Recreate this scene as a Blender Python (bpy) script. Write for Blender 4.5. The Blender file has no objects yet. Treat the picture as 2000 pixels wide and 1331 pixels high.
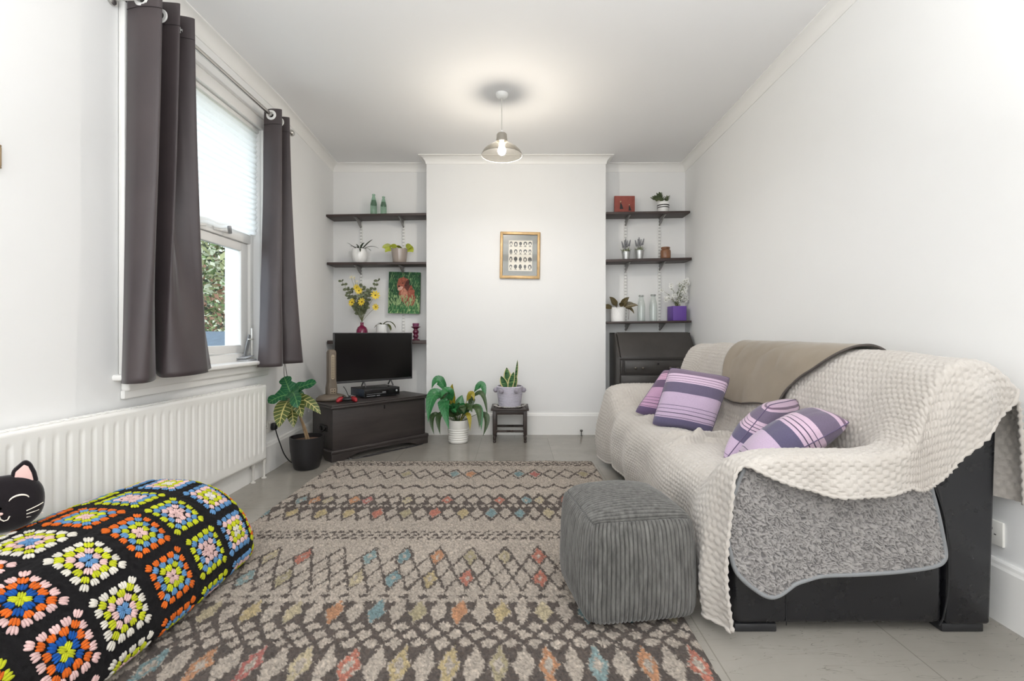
import bpy, bmesh, math, random
import numpy as np
from mathutils import Vector, Matrix

C = bpy.context.scene.collection
PI = math.pi
R = math.radians
rnd = random.Random(7)
FOC = 930.0


def at(px, py, d):
    """world point seen at pixel (px, py) of the 2000x1331 photo, d metres ahead of the camera"""
    return Vector(((px - 1005) * d / FOC, d, 1 - (py - 650) * d / FOC))


# ------------------------------------------------------------------ materials
def lin(c):
    return tuple(((v / 255) / 12.92 if v / 255 <= .04045 else ((v / 255 + .055) / 1.055) ** 2.4) for v in c)


def lin4(c):
    return lin(c) + (1.0,)


class NT:
    def __init__(s, name):
        s.m = bpy.data.materials.new(name)
        s.m.use_nodes = True
        s.t = s.m.node_tree
        s.b = s.t.nodes['Principled BSDF']
        s.out = s.t.nodes['Material Output']

    def n(s, typ, **kw):
        nd = s.t.nodes.new(typ)
        for k, v in kw.items():
            setattr(nd, k, v)
        return nd

    def l(s, a, b):
        s.t.links.new(a, b)

    def val(s, sock, v):
        if hasattr(v, 'is_output') or isinstance(v, bpy.types.NodeSocket):
            s.l(v, sock)
        else:
            sock.default_value = v

    def math(s, op, a, b=0.0, c=0.0):
        nd = s.n('ShaderNodeMath', operation=op)
        s.val(nd.inputs[0], a)
        s.val(nd.inputs[1], b)
        s.val(nd.inputs[2], c)
        return nd.outputs[0]

    def mix(s, f, a, b):
        nd = s.n('ShaderNodeMix', data_type='RGBA')
        s.val(nd.inputs[0], f)
        s.val(nd.inputs[6], a)
        s.val(nd.inputs[7], b)
        return nd.outputs[2]

    def ramp(s, f, stops, interp='LINEAR'):
        nd = s.n('ShaderNodeValToRGB')
        cr = nd.color_ramp
        cr.interpolation = interp
        while len(cr.elements) < len(stops):
            cr.elements.new(.5)
        for e, (p, c) in zip(cr.elements, stops):
            e.position = p
            e.color = c if len(c) == 4 else lin4(c)
        s.val(nd.inputs[0], f)
        return nd.outputs[0]

    def coord(s, which='Object'):
        return s.n('ShaderNodeTexCoord').outputs[which]

    def noise(s, scale, detail=4, rough=.55, vec=None, dist=0.0):
        nd = s.n('ShaderNodeTexNoise')
        nd.inputs['Scale'].default_value = scale
        nd.inputs['Detail'].default_value = detail
        nd.inputs['Roughness'].default_value = rough
        nd.inputs['Distortion'].default_value = dist
        s.l(vec if vec is not None else s.coord(), nd.inputs['Vector'])
        return nd.outputs[0]

    def bump(s, h, strength=.3, dist=.01, prev=None):
        nd = s.n('ShaderNodeBump')
        nd.inputs['Strength'].default_value = strength
        nd.inputs['Distance'].default_value = dist
        s.l(h, nd.inputs['Height'])
        if prev is not None:
            s.l(prev, nd.inputs['Normal'])
        return nd.outputs[0]

    def stretch(s, sx, sy, sz, which='Object'):
        mp = s.n('ShaderNodeMapping')
        mp.inputs['Scale'].default_value = (sx, sy, sz)
        s.l(s.coord(which), mp.inputs[0])
        return mp.outputs[0]


def mat(name, col, rough=.6, metal=0., var=None, bump=None, sheen=0., spec=.5, coat=0., trans=0., alpha=1., emit=None, sub=0., stretch=None):
    t = NT(name)
    b = t.b
    vec = t.stretch(*stretch) if stretch else None
    if var:
        sc, amt = var
        f = t.noise(sc, 5, .6, vec)
        lo = tuple(max(0, v * (1 - amt)) for v in lin(col)) + (1,)
        hi = tuple(min(1, v * (1 + amt)) for v in lin(col)) + (1,)
        t.l(t.ramp(f, [(.3, lo), (.7, hi)]), b.inputs['Base Color'])
    else:
        b.inputs['Base Color'].default_value = lin4(col)
    b.inputs['Roughness'].default_value = rough
    b.inputs['Metallic'].default_value = metal
    b.inputs['Specular IOR Level'].default_value = spec
    if sheen:
        b.inputs['Sheen Weight'].default_value = sheen
        b.inputs['Sheen Roughness'].default_value = .4
    if coat:
        b.inputs['Coat Weight'].default_value = coat
    if trans:
        b.inputs['Transmission Weight'].default_value = trans
    if sub:
        b.inputs['Subsurface Weight'].default_value = sub
        b.inputs['Subsurface Radius'].default_value = (.01, .01, .01)
    b.inputs['Alpha'].default_value = alpha
    if emit:
        b.inputs['Emission Color'].default_value = lin4(emit[0])
        b.inputs['Emission Strength'].default_value = emit[1]
    if bump:
        sc, st, ds = bump
        t.l(t.bump(t.noise(sc, 6, .6, vec), st, ds), b.inputs['Normal'])
    return t.m


def cmat(name, rough=.9, sheen=0., nscale=300, namt=.25, bump=None, spec=.3):
    """a material that takes its colour from the mesh's own colour attribute"""
    t = NT(name)
    a = t.n('ShaderNodeAttribute')
    a.attribute_name = 'Col'
    f = t.noise(nscale, 4, .6)
    k = t.math('ADD', t.math('MULTIPLY', f, 2 * namt), 1 - namt)
    mx = t.n('ShaderNodeMix', data_type='RGBA', blend_type='MULTIPLY')
    mx.inputs[0].default_value = 1
    t.l(a.outputs['Color'], mx.inputs[6])
    t.l(k, mx.inputs[7])
    t.l(mx.outputs[2], t.b.inputs['Base Color'])
    t.b.inputs['Roughness'].default_value = rough
    t.b.inputs['Specular IOR Level'].default_value = spec
    if sheen:
        t.b.inputs['Sheen Weight'].default_value = sheen
    if bump:
        t.l(t.bump(t.noise(bump[0], 6, .65), bump[1], bump[2]), t.b.inputs['Normal'])
    return t.m


def glassy(name, col, opacity=.25, rough=.05, ior=1.3):
    """thin clear or tinted glass: light passes straight through with a sharp reflection on top"""
    t = NT(name)
    tr = t.n('ShaderNodeBsdfTransparent')
    tr.inputs[0].default_value = lin4(col)
    gl = t.n('ShaderNodeBsdfGlossy')
    gl.inputs['Roughness'].default_value = rough
    df = t.n('ShaderNodeBsdfPrincipled')
    df.inputs['Base Color'].default_value = lin4(col)
    df.inputs['Roughness'].default_value = .15
    lw = t.n('ShaderNodeLayerWeight')
    lw.inputs[0].default_value = .5
    f0 = ((ior - 1) / (ior + 1)) ** 2
    fr = t.math('ADD', t.math('MULTIPLY', t.math('POWER', lw.outputs['Facing'], 5.0), 1 - f0), f0)
    m1 = t.n('ShaderNodeMixShader')
    m1.inputs[0].default_value = opacity
    t.l(tr.outputs[0], m1.inputs[1])
    t.l(df.outputs[0], m1.inputs[2])
    m2 = t.n('ShaderNodeMixShader')
    t.l(fr, m2.inputs[0])
    t.l(m1.outputs[0], m2.inputs[1])
    t.l(gl.outputs[0], m2.inputs[2])
    t.l(m2.outputs[0], t.out.inputs[0])
    return t.m


def stripes(name, stops, tint=(1, 1, 1)):
    t = NT(name)
    uv = t.n('ShaderNodeSeparateXYZ')
    t.l(t.coord('UV'), uv.inputs[0])
    cs = [(p, tuple(c * k for c, k in zip(lin(col), tint)) + (1,)) for p, col in stops]
    col = t.ramp(uv.outputs[1], cs, 'CONSTANT')
    f = t.noise(260, 4, .7)
    k = t.math('ADD', t.math('MULTIPLY', f, .5), .75)
    mx = t.n('ShaderNodeMix', data_type='RGBA', blend_type='MULTIPLY')
    mx.inputs[0].default_value = 1
    t.l(col, mx.inputs[6])
    t.l(k, mx.inputs[7])
    t.l(mx.outputs[2], t.b.inputs['Base Color'])
    t.b.inputs['Roughness'].default_value = .9
    t.b.inputs['Specular IOR Level'].default_value = .2
    t.b.inputs['Sheen Weight'].default_value = .25
    t.l(t.bump(t.noise(420, 3, .6), .4, .002), t.b.inputs['Normal'])
    return t.m


def leafmat(name, green, vein, nv=7, slant=1.1, width=.2, mid=.07, mottle=.35, rough=.35, edge=None):
    t = NT(name)
    uv = t.n('ShaderNodeSeparateXYZ')
    t.l(t.coord('UV'), uv.inputs[0])
    a = t.math('MULTIPLY', t.math('ABSOLUTE', t.math('SUBTRACT', uv.outputs[0], .5)), 2.)
    ph = t.math('SUBTRACT', t.math('MULTIPLY', uv.outputs[1], float(nv)), t.math('MULTIPLY', a, slant))
    fr = t.math('ABSOLUTE', t.math('SUBTRACT', t.math('FRACT', ph), .5))
    m1 = t.math('LESS_THAN', fr, width * .5)
    m2 = t.math('LESS_THAN', a, mid)
    m = t.math('MAXIMUM', m1, m2)
    f = t.noise(40, 3, .6)
    g2 = tuple(v * (1 - mottle) for v in lin(green)) + (1,)
    base = t.mix(f, g2, tuple(min(1, v * (1 + mottle)) for v in lin(green)) + (1,))
    col = t.mix(m, base, lin4(vein))
    if edge:
        col = t.mix(t.math('GREATER_THAN', a, edge[1]), col, lin4(edge[0]))
    t.l(col, t.b.inputs['Base Color'])
    t.b.inputs['Roughness'].default_value = rough
    return t.m


# ------------------------------------------------------------------ mesh builder
class MB:
    def __init__(s, M=None):
        s.v = []
        s.f = []
        s.m = []
        s.uv = []
        s.col = []
        s.M = M

    def add(s, vs, fs, mi=0, uv=None, col=None):
        o = len(s.v)
        if s.M is not None:
            vs = [s.M @ Vector(p) for p in vs]
        s.v.extend(tuple(p) for p in vs)
        s.f.extend(tuple(i + o for i in q) for q in fs)
        s.m.extend([mi] * len(fs))
        s.uv.extend(uv if uv is not None else [(0, 0)] * len(vs))
        s.col.extend(col if col is not None else [(1, 1, 1)] * len(vs))

    def bm(s, b, mi=0, X=None):
        b.verts.ensure_lookup_table()
        b.verts.index_update()
        vs = [(X @ v.co if X is not None else v.co.copy()) for v in b.verts]
        s.add(vs, [[v.index for v in f.verts] for f in b.faces], mi)
        b.free()

    def box(s, c, sz, mi=0, rot=None, bev=0., seg=2):
        b = bmesh.new()
        bmesh.ops.create_cube(b, size=1)
        bmesh.ops.scale(b, vec=Vector(sz), verts=b.verts)
        if bev:
            bmesh.ops.bevel(b, geom=list(b.edges), offset=min(bev, min(sz) * .49), segments=seg, affect='EDGES', profile=.5)
        X = Matrix.Translation(Vector(c))
        if rot is not None:
            X = X @ rot
        s.bm(b, mi, X)

    def bx(s, x0, x1, y0, y1, z0, z1, mi=0, bev=0., seg=2):
        s.box(((x0 + x1) / 2, (y0 + y1) / 2, (z0 + z1) / 2), (abs(x1 - x0), abs(y1 - y0), abs(z1 - z0)), mi, None, bev, seg)

    def prism(s, poly, a0, a1, axis='y', mi=0, bev=0., seg=3):
        """polygon in the plane across AXIS, extruded from a0 to a1"""
        b = bmesh.new()
        def P(p, a):
            return {'y': (p[0], a, p[1]), 'x': (a, p[0], p[1]), 'z': (p[0], p[1], a)}[axis]
        v0 = [b.verts.new(P(p, a0)) for p in poly]
        v1 = [b.verts.new(P(p, a1)) for p in poly]
        n = len(poly)
        b.faces.new(v0)
        b.faces.new(v1[::-1])
        for i in range(n):
            b.faces.new((v0[i], v1[i], v1[(i + 1) % n], v0[(i + 1) % n]))
        bmesh.ops.recalc_face_normals(b, faces=b.faces)
        if bev:
            ed = [e for e in b.edges if e.calc_face_angle(0) > .6]
            bmesh.ops.bevel(b, geom=ed, offset=bev, segments=seg, affect='EDGES', profile=.5)
        s.bm(b, mi)

    def lathe(s, prof, n=24, c=(0, 0, 0), mi=0, X=None, cap0=False, cap1=False, wob=None):
        vs, fs = [], []
        for r, z in prof:
            for k in range(n):
                a = 2 * PI * k / n
                rr = r * (wob(a, z) if wob else 1)
                p = Vector((rr * math.cos(a), rr * math.sin(a), z))
                if X is not None:
                    p = X @ p
                vs.append(p + Vector(c))
        for i in range(len(prof) - 1):
            for k in range(n):
                k2 = (k + 1) % n
                fs.append((i * n + k, i * n + k2, (i + 1) * n + k2, (i + 1) * n + k))
        if cap0:
            fs.append(tuple(range(n))[::-1])
        if cap1:
            fs.append(tuple((len(prof) - 1) * n + k for k in range(n)))
        s.add(vs, fs, mi)

    def tube(s, pts, r, n=8, mi=0, caps=True):
        pts = [Vector(p) for p in pts]
        rs = r if hasattr(r, '__len__') else [r] * len(pts)
        vs, fs = [], []
        u = None
        for i, p in enumerate(pts):
            d = (pts[min(i + 1, len(pts) - 1)] - pts[max(i - 1, 0)])
            if d.length < 1e-9:
                d = Vector((0, 0, 1))
            d.normalize()
            if u is None:
                u = d.orthogonal().normalized()
            else:
                u = (u - d * u.dot(d))
                u = u.normalized() if u.length > 1e-6 else d.orthogonal().normalized()
            w = d.cross(u)
            for k in range(n):
                a = 2 * PI * k / n
                vs.append(p + (u * math.cos(a) + w * math.sin(a)) * rs[i])
        for i in range(len(pts) - 1):
            for k in range(n):
                k2 = (k + 1) % n
                fs.append((i * n + k, i * n + k2, (i + 1) * n + k2, (i + 1) * n + k))
        if caps:
            fs.append(tuple(range(n))[::-1])
            fs.append(tuple((len(pts) - 1) * n + k for k in range(n)))
        s.add(vs, fs, mi)

    def ell(s, c, r, mi=0, n=14, k=9, X=None):
        prof = [(math.sin(PI * i / (k - 1)), -math.cos(PI * i / (k - 1))) for i in range(k)]
        prof[0] = (.001, -1)
        prof[-1] = (.001, 1)
        S = Matrix.Diagonal((r[0], r[1], r[2])).to_4x4()
        s.lathe(prof, n, c, mi, X=(X @ S if X is not None else S))

    def grid(s, P, mi=0, uv=None, col=None, cu=False, cv=False):
        n, m = P.shape[:2]
        vs = P.reshape(-1, 3)
        if s.M is not None:
            A = np.array(s.M)
            vs = vs @ A[:3, :3].T + A[:3, 3]
        o = len(s.v)
        s.v.extend(map(tuple, vs.tolist()))
        I = np.arange(n * m).reshape(n, m) + o
        if cu:
            I = np.concatenate([I, I[:1]], 0)
        if cv:
            I = np.concatenate([I, I[:, :1]], 1)
        q = np.stack([I[:-1, :-1], I[1:, :-1], I[1:, 1:], I[:-1, 1:]], -1).reshape(-1, 4)
        s.f.extend(map(tuple, q.tolist()))
        s.m.extend([mi] * len(q))
        s.uv.extend(map(tuple, uv.reshape(-1, 2).tolist()) if uv is not None else [(0, 0)] * (n * m))
        s.col.extend(map(tuple, col.reshape(-1, 3).tolist()) if col is not None else [(1, 1, 1)] * (n * m))

    def leaf(s, base, d, L, W, droop=.6, cup=.2, prof='ovate', nu=4, nv=9, mi=0, twist=0., up=None):
        d = Vector(d).normalized()
        p = Vector(base)
        upv = Vector(up) if up is not None else Vector((0, 0, 1))
        side = d.cross(upv)
        if side.length < .05:
            side = d.cross(Vector((0, 1, .2)))
        side.normalize()
        if twist:
            side = Matrix.Rotation(twist, 3, d) @ side
        vs, uv, fs = [], [], []
        h = L / (nv - 1)
        for j in range(nv):
            t = j / (nv - 1)
            w = W / 2 * LEAFP[prof](t)
            nrm = side.cross(d).normalized()
            for i in range(nu + 1):
                a = 2 * i / nu - 1
                vs.append(p + side * a * w + nrm * cup * abs(a) * w)
                uv.append((i / nu, t))
            p = p + d * h
            d = (d + Vector((0, 0, -droop / (nv - 1)))).normalized()
            side = (side - d * side.dot(d)).normalized()
        for j in range(nv - 1):
            for i in range(nu):
                q = j * (nu + 1) + i
                fs.append((q, q + 1, q + nu + 2, q + nu + 1))
        s.add(vs, fs, mi, uv)

    def build(s, name, mats, parent=None, smooth=True, ang=40, usecol=False, useuv=False):
        me = bpy.data.meshes.new(name)
        me.from_pydata(s.v, [], s.f)
        for m in (mats if isinstance(mats, (list, tuple)) else [mats]):
            me.materials.append(m)
        me.polygons.foreach_set('material_index', s.m)
        if useuv or any(u != (0, 0) for u in s.uv[:4000:7]):
            ul = me.uv_layers.new(name='UVMap')
            li = np.zeros(len(me.loops), dtype=np.int32)
            me.loops.foreach_get('vertex_index', li)
            ul.data.foreach_set('uv', np.array(s.uv, dtype=np.float32)[li].ravel())
        if usecol:
            ca = me.color_attributes.new('Col', 'FLOAT_COLOR', 'POINT')
            c4 = np.ones((len(s.v), 4), dtype=np.float32)
            c4[:, :3] = np.array(s.col, dtype=np.float32)
            ca.data.foreach_set('color', c4.ravel())
        me.polygons.foreach_set('use_smooth', [bool(smooth)] * len(me.polygons))
        me.update()
        if smooth and ang and ang < 180:
            me.set_sharp_from_angle(angle=R(ang))
        o = bpy.data.objects.new(name, me)
        C.objects.link(o)
        if parent is not None:
            o.parent = parent
        return o


def tab(*pts):
    xs = [p[0] for p in pts]
    ys = [p[1] for p in pts]
    return lambda t: float(np.interp(t, xs, ys))


LEAFP = {
    'ovate': lambda t: math.sin(PI * min(1, max(0, t)) ** .75) ** .9 if 0 < t < 1 else .02,
    'lance': tab((0, .1), (.08, .16), (.2, .7), (.4, 1), (.6, .85), (.8, .5), (.93, .18), (1, .01)),
    'stalk': tab((0, .07), (.3, .07), (.38, .45), (.52, .95), (.66, 1), (.82, .66), (.94, .24), (1, .01)),
    'strap': tab((0, .75), (.2, .9), (.6, 1), (.85, .75), (.95, .4), (1, .05)),
    'snake': tab((0, .6), (.3, .9), (.55, 1), (.75, .8), (.9, .4), (1, .02)),
    'croton': tab((0, .06), (.08, .45), (.2, .88), (.34, 1), (.48, .74), (.58, .56), (.72, .74), (.84, .70), (.94, .4), (1, .02)),
    'broad': tab((0, .06), (.08, .5), (.22, .9), (.4, 1), (.6, .92), (.8, .6), (.93, .25), (1, .01)),
    'petal': tab((0, .3), (.3, .75), (.65, 1), (.88, .8), (1, .15)),
    'round': tab((0, .1), (.15, .7), (.45, 1), (.8, .75), (.95, .35), (1, .02)),
    'heart': tab((0, .5), (.12, .95), (.35, 1), (.7, .6), (.92, .2), (1, .02)),
}


def xf(loc, rotz=0):
    return Matrix.Translation(Vector(loc)) @ Matrix.Rotation(rotz, 4, 'Z')


def thing(name, label, cat, loc=(0, 0, 0), rotz=0, group=None):
    o = bpy.data.objects.new(name, None)
    o.empty_display_size = .05
    C.objects.link(o)
    o.location = loc
    o.rotation_euler = (0, 0, rotz)
    o['label'] = label
    o['category'] = cat
    if group:
        o['group'] = group
    return o


def wmb(root):
    """a builder whose shapes are given in world coordinates, for a part of ROOT"""
    return MB(xf(root.location, root.rotation_euler.z).inverted())


def tag(o, label, cat, group=None):
    o['label'] = label
    o['category'] = cat
    if group:
        o['group'] = group
    return o


def struct(o):
    o['kind'] = 'structure'
    return o


def dup(root, loc, label, rotz=None, group=None):
    r = root.copy()
    C.objects.link(r)
    r.location = loc
    if rotz is not None:
        r.rotation_euler = (0, 0, rotz)
    r['label'] = label
    if group:
        r['group'] = group
    for ch in list(root.children):
        c = ch.copy()
        C.objects.link(c)
        c.parent = r
        for g in list(ch.children):
            d = g.copy()
            C.objects.link(d)
            d.parent = c
    return r


# ------------------------------------------------------------------ numpy helpers
def vnoise(x, y, seed=0):
    x = np.asarray(x, dtype=np.float64)
    y = np.asarray(y, dtype=np.float64)
    xi = np.floor(x).astype(np.int64)
    yi = np.floor(y).astype(np.int64)
    fx = x - xi
    fy = y - yi
    fx = fx * fx * (3 - 2 * fx)
    fy = fy * fy * (3 - 2 * fy)

    def h(a, b):
        n = (a * 374761393 + b * 668265263 + seed * 982451653) & 0x7fffffff
        n = ((n ^ (n >> 13)) * 1274126177) & 0x7fffffff
        n = (n ^ (n >> 16)) & 0xffff
        return n / 32767.5 - 1
    return (h(xi, yi) * (1 - fx) + h(xi + 1, yi) * fx) * (1 - fy) + (h(xi, yi + 1) * (1 - fx) + h(xi + 1, yi + 1) * fx) * fy


def fbm(x, y, o=4, seed=0):
    s = 0
    a = .5
    for k in range(o):
        s = s + a * vnoise(x * 2 ** k, y * 2 ** k, seed + k)
        a *= .5
    return s


def catmull(P, t):
    """P (k,d) control points, t in [0,k-1]"""
    P = np.asarray(P, float)
    t = np.asarray(t, float)
    k = len(P)
    i = np.clip(np.floor(t).astype(int), 0, k - 2)
    f = (t - i)[:, None]
    p0 = P[np.clip(i - 1, 0, k - 1)]
    p1 = P[i]
    p2 = P[i + 1]
    p3 = P[np.clip(i + 2, 0, k - 1)]
    return .5 * ((2 * p1) + (-p0 + p2) * f + (2 * p0 - 5 * p1 + 4 * p2 - p3) * f ** 2 + (-p0 + 3 * p1 - 3 * p2 + p3) * f ** 3)


def normals(P):
    du = np.gradient(P, axis=0)
    dv = np.gradient(P, axis=1)
    n = np.cross(du, dv)
    l = np.linalg.norm(n, axis=-1, keepdims=True)
    return np.where(l > 1e-10, n / np.maximum(l, 1e-10), 0)


def sst(a, b, x):
    t = np.clip((x - a) / (b - a), 0, 1)
    return t * t * (3 - 2 * t)


def hexbump(u, v, a):
    """rounded hexagonal cells of pitch a"""
    h = a * math.sqrt(3)

    def cell(u, v):
        cu = (np.mod(u, a) - a / 2)
        cv = (np.mod(v, h) - h / 2)
        return cu, cv
    c1 = cell(u, v)
    c2 = cell(u + a / 2, v + h / 2)
    d1 = c1[0] ** 2 + c1[1] ** 2
    d2 = c2[0] ** 2 + c2[1] ** 2
    d = np.sqrt(np.minimum(d1, d2)) / (a * .55)
    return np.sqrt(np.clip(1 - d * d, 0, 1))

# ------------------------------------------------------------------ camera, world, lights
sc = bpy.context.scene
sc.view_settings.view_transform = 'Standard'
sc.view_settings.look = 'None'
sc.cycles.max_bounces = 8
sc.cycles.diffuse_bounces = 5
sc.cycles.glossy_bounces = 3
sc.cycles.transmission_bounces = 4
sc.cycles.transparent_max_bounces = 12
sc.cycles.caustics_reflective = False
sc.cycles.caustics_refractive = False
cam = bpy.data.cameras.new('camera')
cam.sensor_width = 36
cam.lens = FOC / 2000 * 36
cam.shift_x = -5 / 2000
cam.shift_y = -15.5 / 2000
cam.clip_start = .05
co = bpy.data.objects.new('camera', cam)
co.location = (0, 0, 1)
co.rotation_euler = (PI / 2, 0, 0)
C.objects.link(co)
sc.camera = co

w = bpy.data.worlds.new('world')
w.use_nodes = True
bg = w.node_tree.nodes['Background']
bg.inputs[0].default_value = (.86, .93, 1.0, 1)
bg.inputs[1].default_value = 3.0
sc.world = w


def area(name, loc, rot, size, energy, col=(1, 1, 1)):
    l = bpy.data.lights.new(name, 'AREA')
    l.shape = 'RECTANGLE'
    l.size, l.size_y = size
    l.energy = energy
    l.color = col
    o = bpy.data.objects.new(name, l)
    o.location = loc
    o.rotation_euler = rot
    C.objects.link(o)
    return o


# added fill light behind the viewer, brightens the room without a real source
area('added_room_fill', (-.1, -1.35, 1.45), (R(90), 0, 0), (3.0, 2.3), 40, (.96, .98, 1))
# weak overhead fill added behind the viewer, not a lamp of the room
area('added_overhead_fill', (0, -.2, 2.66), (0, 0, 0), (1.6, 1.2), 8, (.98, .99, 1))
# fill aimed upwards, added only to brighten the ceiling
area('added_ceiling_fill', (.1, .3, 1.15), (R(180 + 22), 0, 0), (1.6, .9), 78, (.97, .985, 1))
sun = bpy.data.lights.new('sun', 'SUN')
sun.energy = 4.5
sun.angle = R(2)
sun.color = (1, .95, .86)
so_ = bpy.data.objects.new('sun', sun)
so_.rotation_euler = (R(-18), R(48), 0)
so_.location = (6, 0, 8)
C.objects.link(so_)

# ------------------------------------------------------------------ room shell
WALL = mat('white_wall_paint', (236, 236, 235), .75, var=(1.5, .012), bump=(90, .06, .003))
CEIL = mat('white_ceiling_paint', (241, 241, 241), .8, var=(1.0, .01))
TRIM = mat('white_gloss_trim', (240, 239, 236), .38)
UPVC = mat('white_window_plastic', (242, 241, 238), .3)

CEILZ = 2.727


def xl(y):
    return float(np.interp(y, [-1.5, 3.5, 4.9], [-1.775, -1.775, -1.87]))


def xr(y):
    return float(np.interp(y, [-1.5, 1.6, 4.9], [1.672, 1.688, 1.755]))


def floor_mat():
    t = NT('grey_painted_boards')
    br = t.n('ShaderNodeTexBrick')
    br.offset = .5
    br.inputs['Color1'].default_value = (1, 1, 1, 1)
    br.inputs['Color2'].default_value = (.93, .93, .93, 1)
    br.inputs['Mortar'].default_value = (.72, .71, .69, 1)
    br.inputs['Scale'].default_value = 1
    br.inputs['Mortar Size'].default_value = .0022
    br.inputs['Brick Width'].default_value = .62
    br.inputs['Row Height'].default_value = .9
    t.l(t.stretch(1, 1, 1), br.inputs['Vector'])
    f = t.noise(1.6, 5, .6)
    base = t.ramp(f, [(.3, (143, 138, 130)), (.7, (160, 155, 147))])
    sp = t.noise(9, 6, .75)
    base = t.mix(t.math('MULTIPLY', t.math('GREATER_THAN', sp, .69), .5), base, lin4((176, 166, 142)))
    # scuffs: thin stretched dark streaks
    s1 = t.noise(2.2, 3, .5, t.stretch(1.2, 9, 1), 1.5)
    sm = t.math('LESS_THAN', t.math('ABSOLUTE', t.math('SUBTRACT', s1, .5)), .0035)
    base = t.mix(t.math('MULTIPLY', sm, .45), base, lin4((92, 88, 82)))
    mx = t.n('ShaderNodeMix', data_type='RGBA', blend_type='MULTIPLY')
    mx.inputs[0].default_value = 1
    t.l(base, mx.inputs[6])
    t.l(br.outputs[0], mx.inputs[7])
    t.l(mx.outputs[2], t.b.inputs['Base Color'])
    t.l(t.ramp(t.noise(5, 4, .6), [(.3, (88, 88, 88)), (.7, (140, 140, 140))]), t.b.inputs['Roughness'])
    t.b.inputs['Specular IOR Level'].default_value = .4
    return t.m


m = MB()
m.bx(-2.05, 1.95, -1.5, 5.1, -.12, 0)
struct(m.build('floor', floor_mat(), smooth=False))
m = MB()
m.bx(-2.05, 1.95, -1.6, 5.1, CEILZ, CEILZ + .12)
struct(m.build('ceiling', CEIL, smooth=False))

WY0, WY1, WZ0, WZ1, XO = 2.22, 3.32, .80, 2.41, -2.02
m = MB()
for y0, y1, z0, z1 in [(-1.5, WY0, 0, CEILZ), (WY0, WY1, 0, WZ0), (WY0, WY1, WZ1, CEILZ), (WY1, 3.5, 0, CEILZ), (3.5, 5.0, 0, CEILZ)]:
    m.prism([(xl(y0), y0), (xl(y1), y1), (XO, y1), (XO, y0)], z0, z1, 'z')
struct(m.build('wall_left', WALL, smooth=False))
m = MB()
for y0, y1 in [(-1.5, 1.6), (1.6, 5.0)]:
    m.prism([(xr(y0), y0), (1.95, y0), (1.95, y1), (xr(y1), y1)], 0, CEILZ, 'z')
struct(m.build('wall_right', WALL, smooth=False))
m = MB()
m.bx(-2.02, 1.95, 4.9, 5.1, 0, CEILZ)
struct(m.build('wall_back', WALL, smooth=False))
m = MB()
m.bx(-.864, .894, 4.67, 4.91, 0, CEILZ)
struct(m.build('wall_chimney_breast', WALL, smooth=False))
m = MB()
m.bx(-2.02, 1.95, -1.6, -1.5, 0, CEILZ)
struct(m.build('wall_rear', WALL, smooth=False))


def sweep(mb, path, prof, mi=0):
    n = len(path)
    P = [Vector((p[0], p[1], 0)) for p in path]
    offs = []
    for i in range(n):
        ns = []
        for a, b in ((i - 1, i), (i, i + 1)):
            if 0 <= a and b < n:
                d = (P[b] - P[a]).normalized()
                ns.append(Vector((d.y, -d.x, 0)))
        if len(ns) == 2:
            offs.append((ns[0] + ns[1]) / (1 + ns[0].dot(ns[1])))
        else:
            offs.append(ns[0])
    vs, fs = [], []
    k = len(prof)
    for i in range(n):
        for o, z in prof:
            q = P[i] + offs[i] * o
            vs.append((q.x, q.y, z))
    for i in range(n - 1):
        for j in range(k - 1):
            fs.append((i * k + j, (i + 1) * k + j, (i + 1) * k + j + 1, i * k + j + 1))
    fs.append(tuple(range(k)))
    fs.append(tuple((n - 1) * k + j for j in range(k))[::-1])
    mb.add(vs, fs, mi)


path = [(xl(-1.4), -1.4), (xl(3.5), 3.5), (xl(4.9), 4.9), (-.864, 4.9), (-.864, 4.67), (.894, 4.67), (.894, 4.9), (xr(4.9), 4.9), (xr(1.6), 1.6), (xr(-1.4), -1.4)]
z = CEILZ
cov = [(0, z - .075), (.006, z - .075), (.008, z - .066)] + [(.064 - .056 * math.cos(a), z - .066 + .058 * math.sin(a) ** 1.3) for a in [R(k) for k in (12, 25, 38, 52, 66, 80, 90)]] + [(.068, z - .006), (.068, z), (0, z)]
m = MB()
sweep(m, path, cov)
struct(m.build('trim_1', TRIM, smooth=True, ang=25))

sk = [(0, .212), (.010, .212), (.014, .206), (.016, .196), (.020, .186), (.020, 0), (0, 0)]
for nm, pp in [('baseboard_left', [(xl(-1.4), -1.4), (xl(3.5), 3.5), (xl(4.9), 4.9)]),
               ('baseboard_back', [(xl(4.9) + .022, 4.9), (-.864, 4.9)]),
               ('baseboard_chimney', [(-.864, 4.878), (-.864, 4.67), (.894, 4.67), (.894, 4.878)]),
               ('baseboard_alcove', [(.894, 4.9), (xr(4.9) - .022, 4.9)]),
               ('baseboard_right', [(xr(4.9), 4.9), (xr(1.6), 1.6), (xr(-1.4), -1.4)])]:
    m = MB()
    sweep(m, pp, sk)
    struct(m.build(nm, TRIM, smooth=False))

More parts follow.
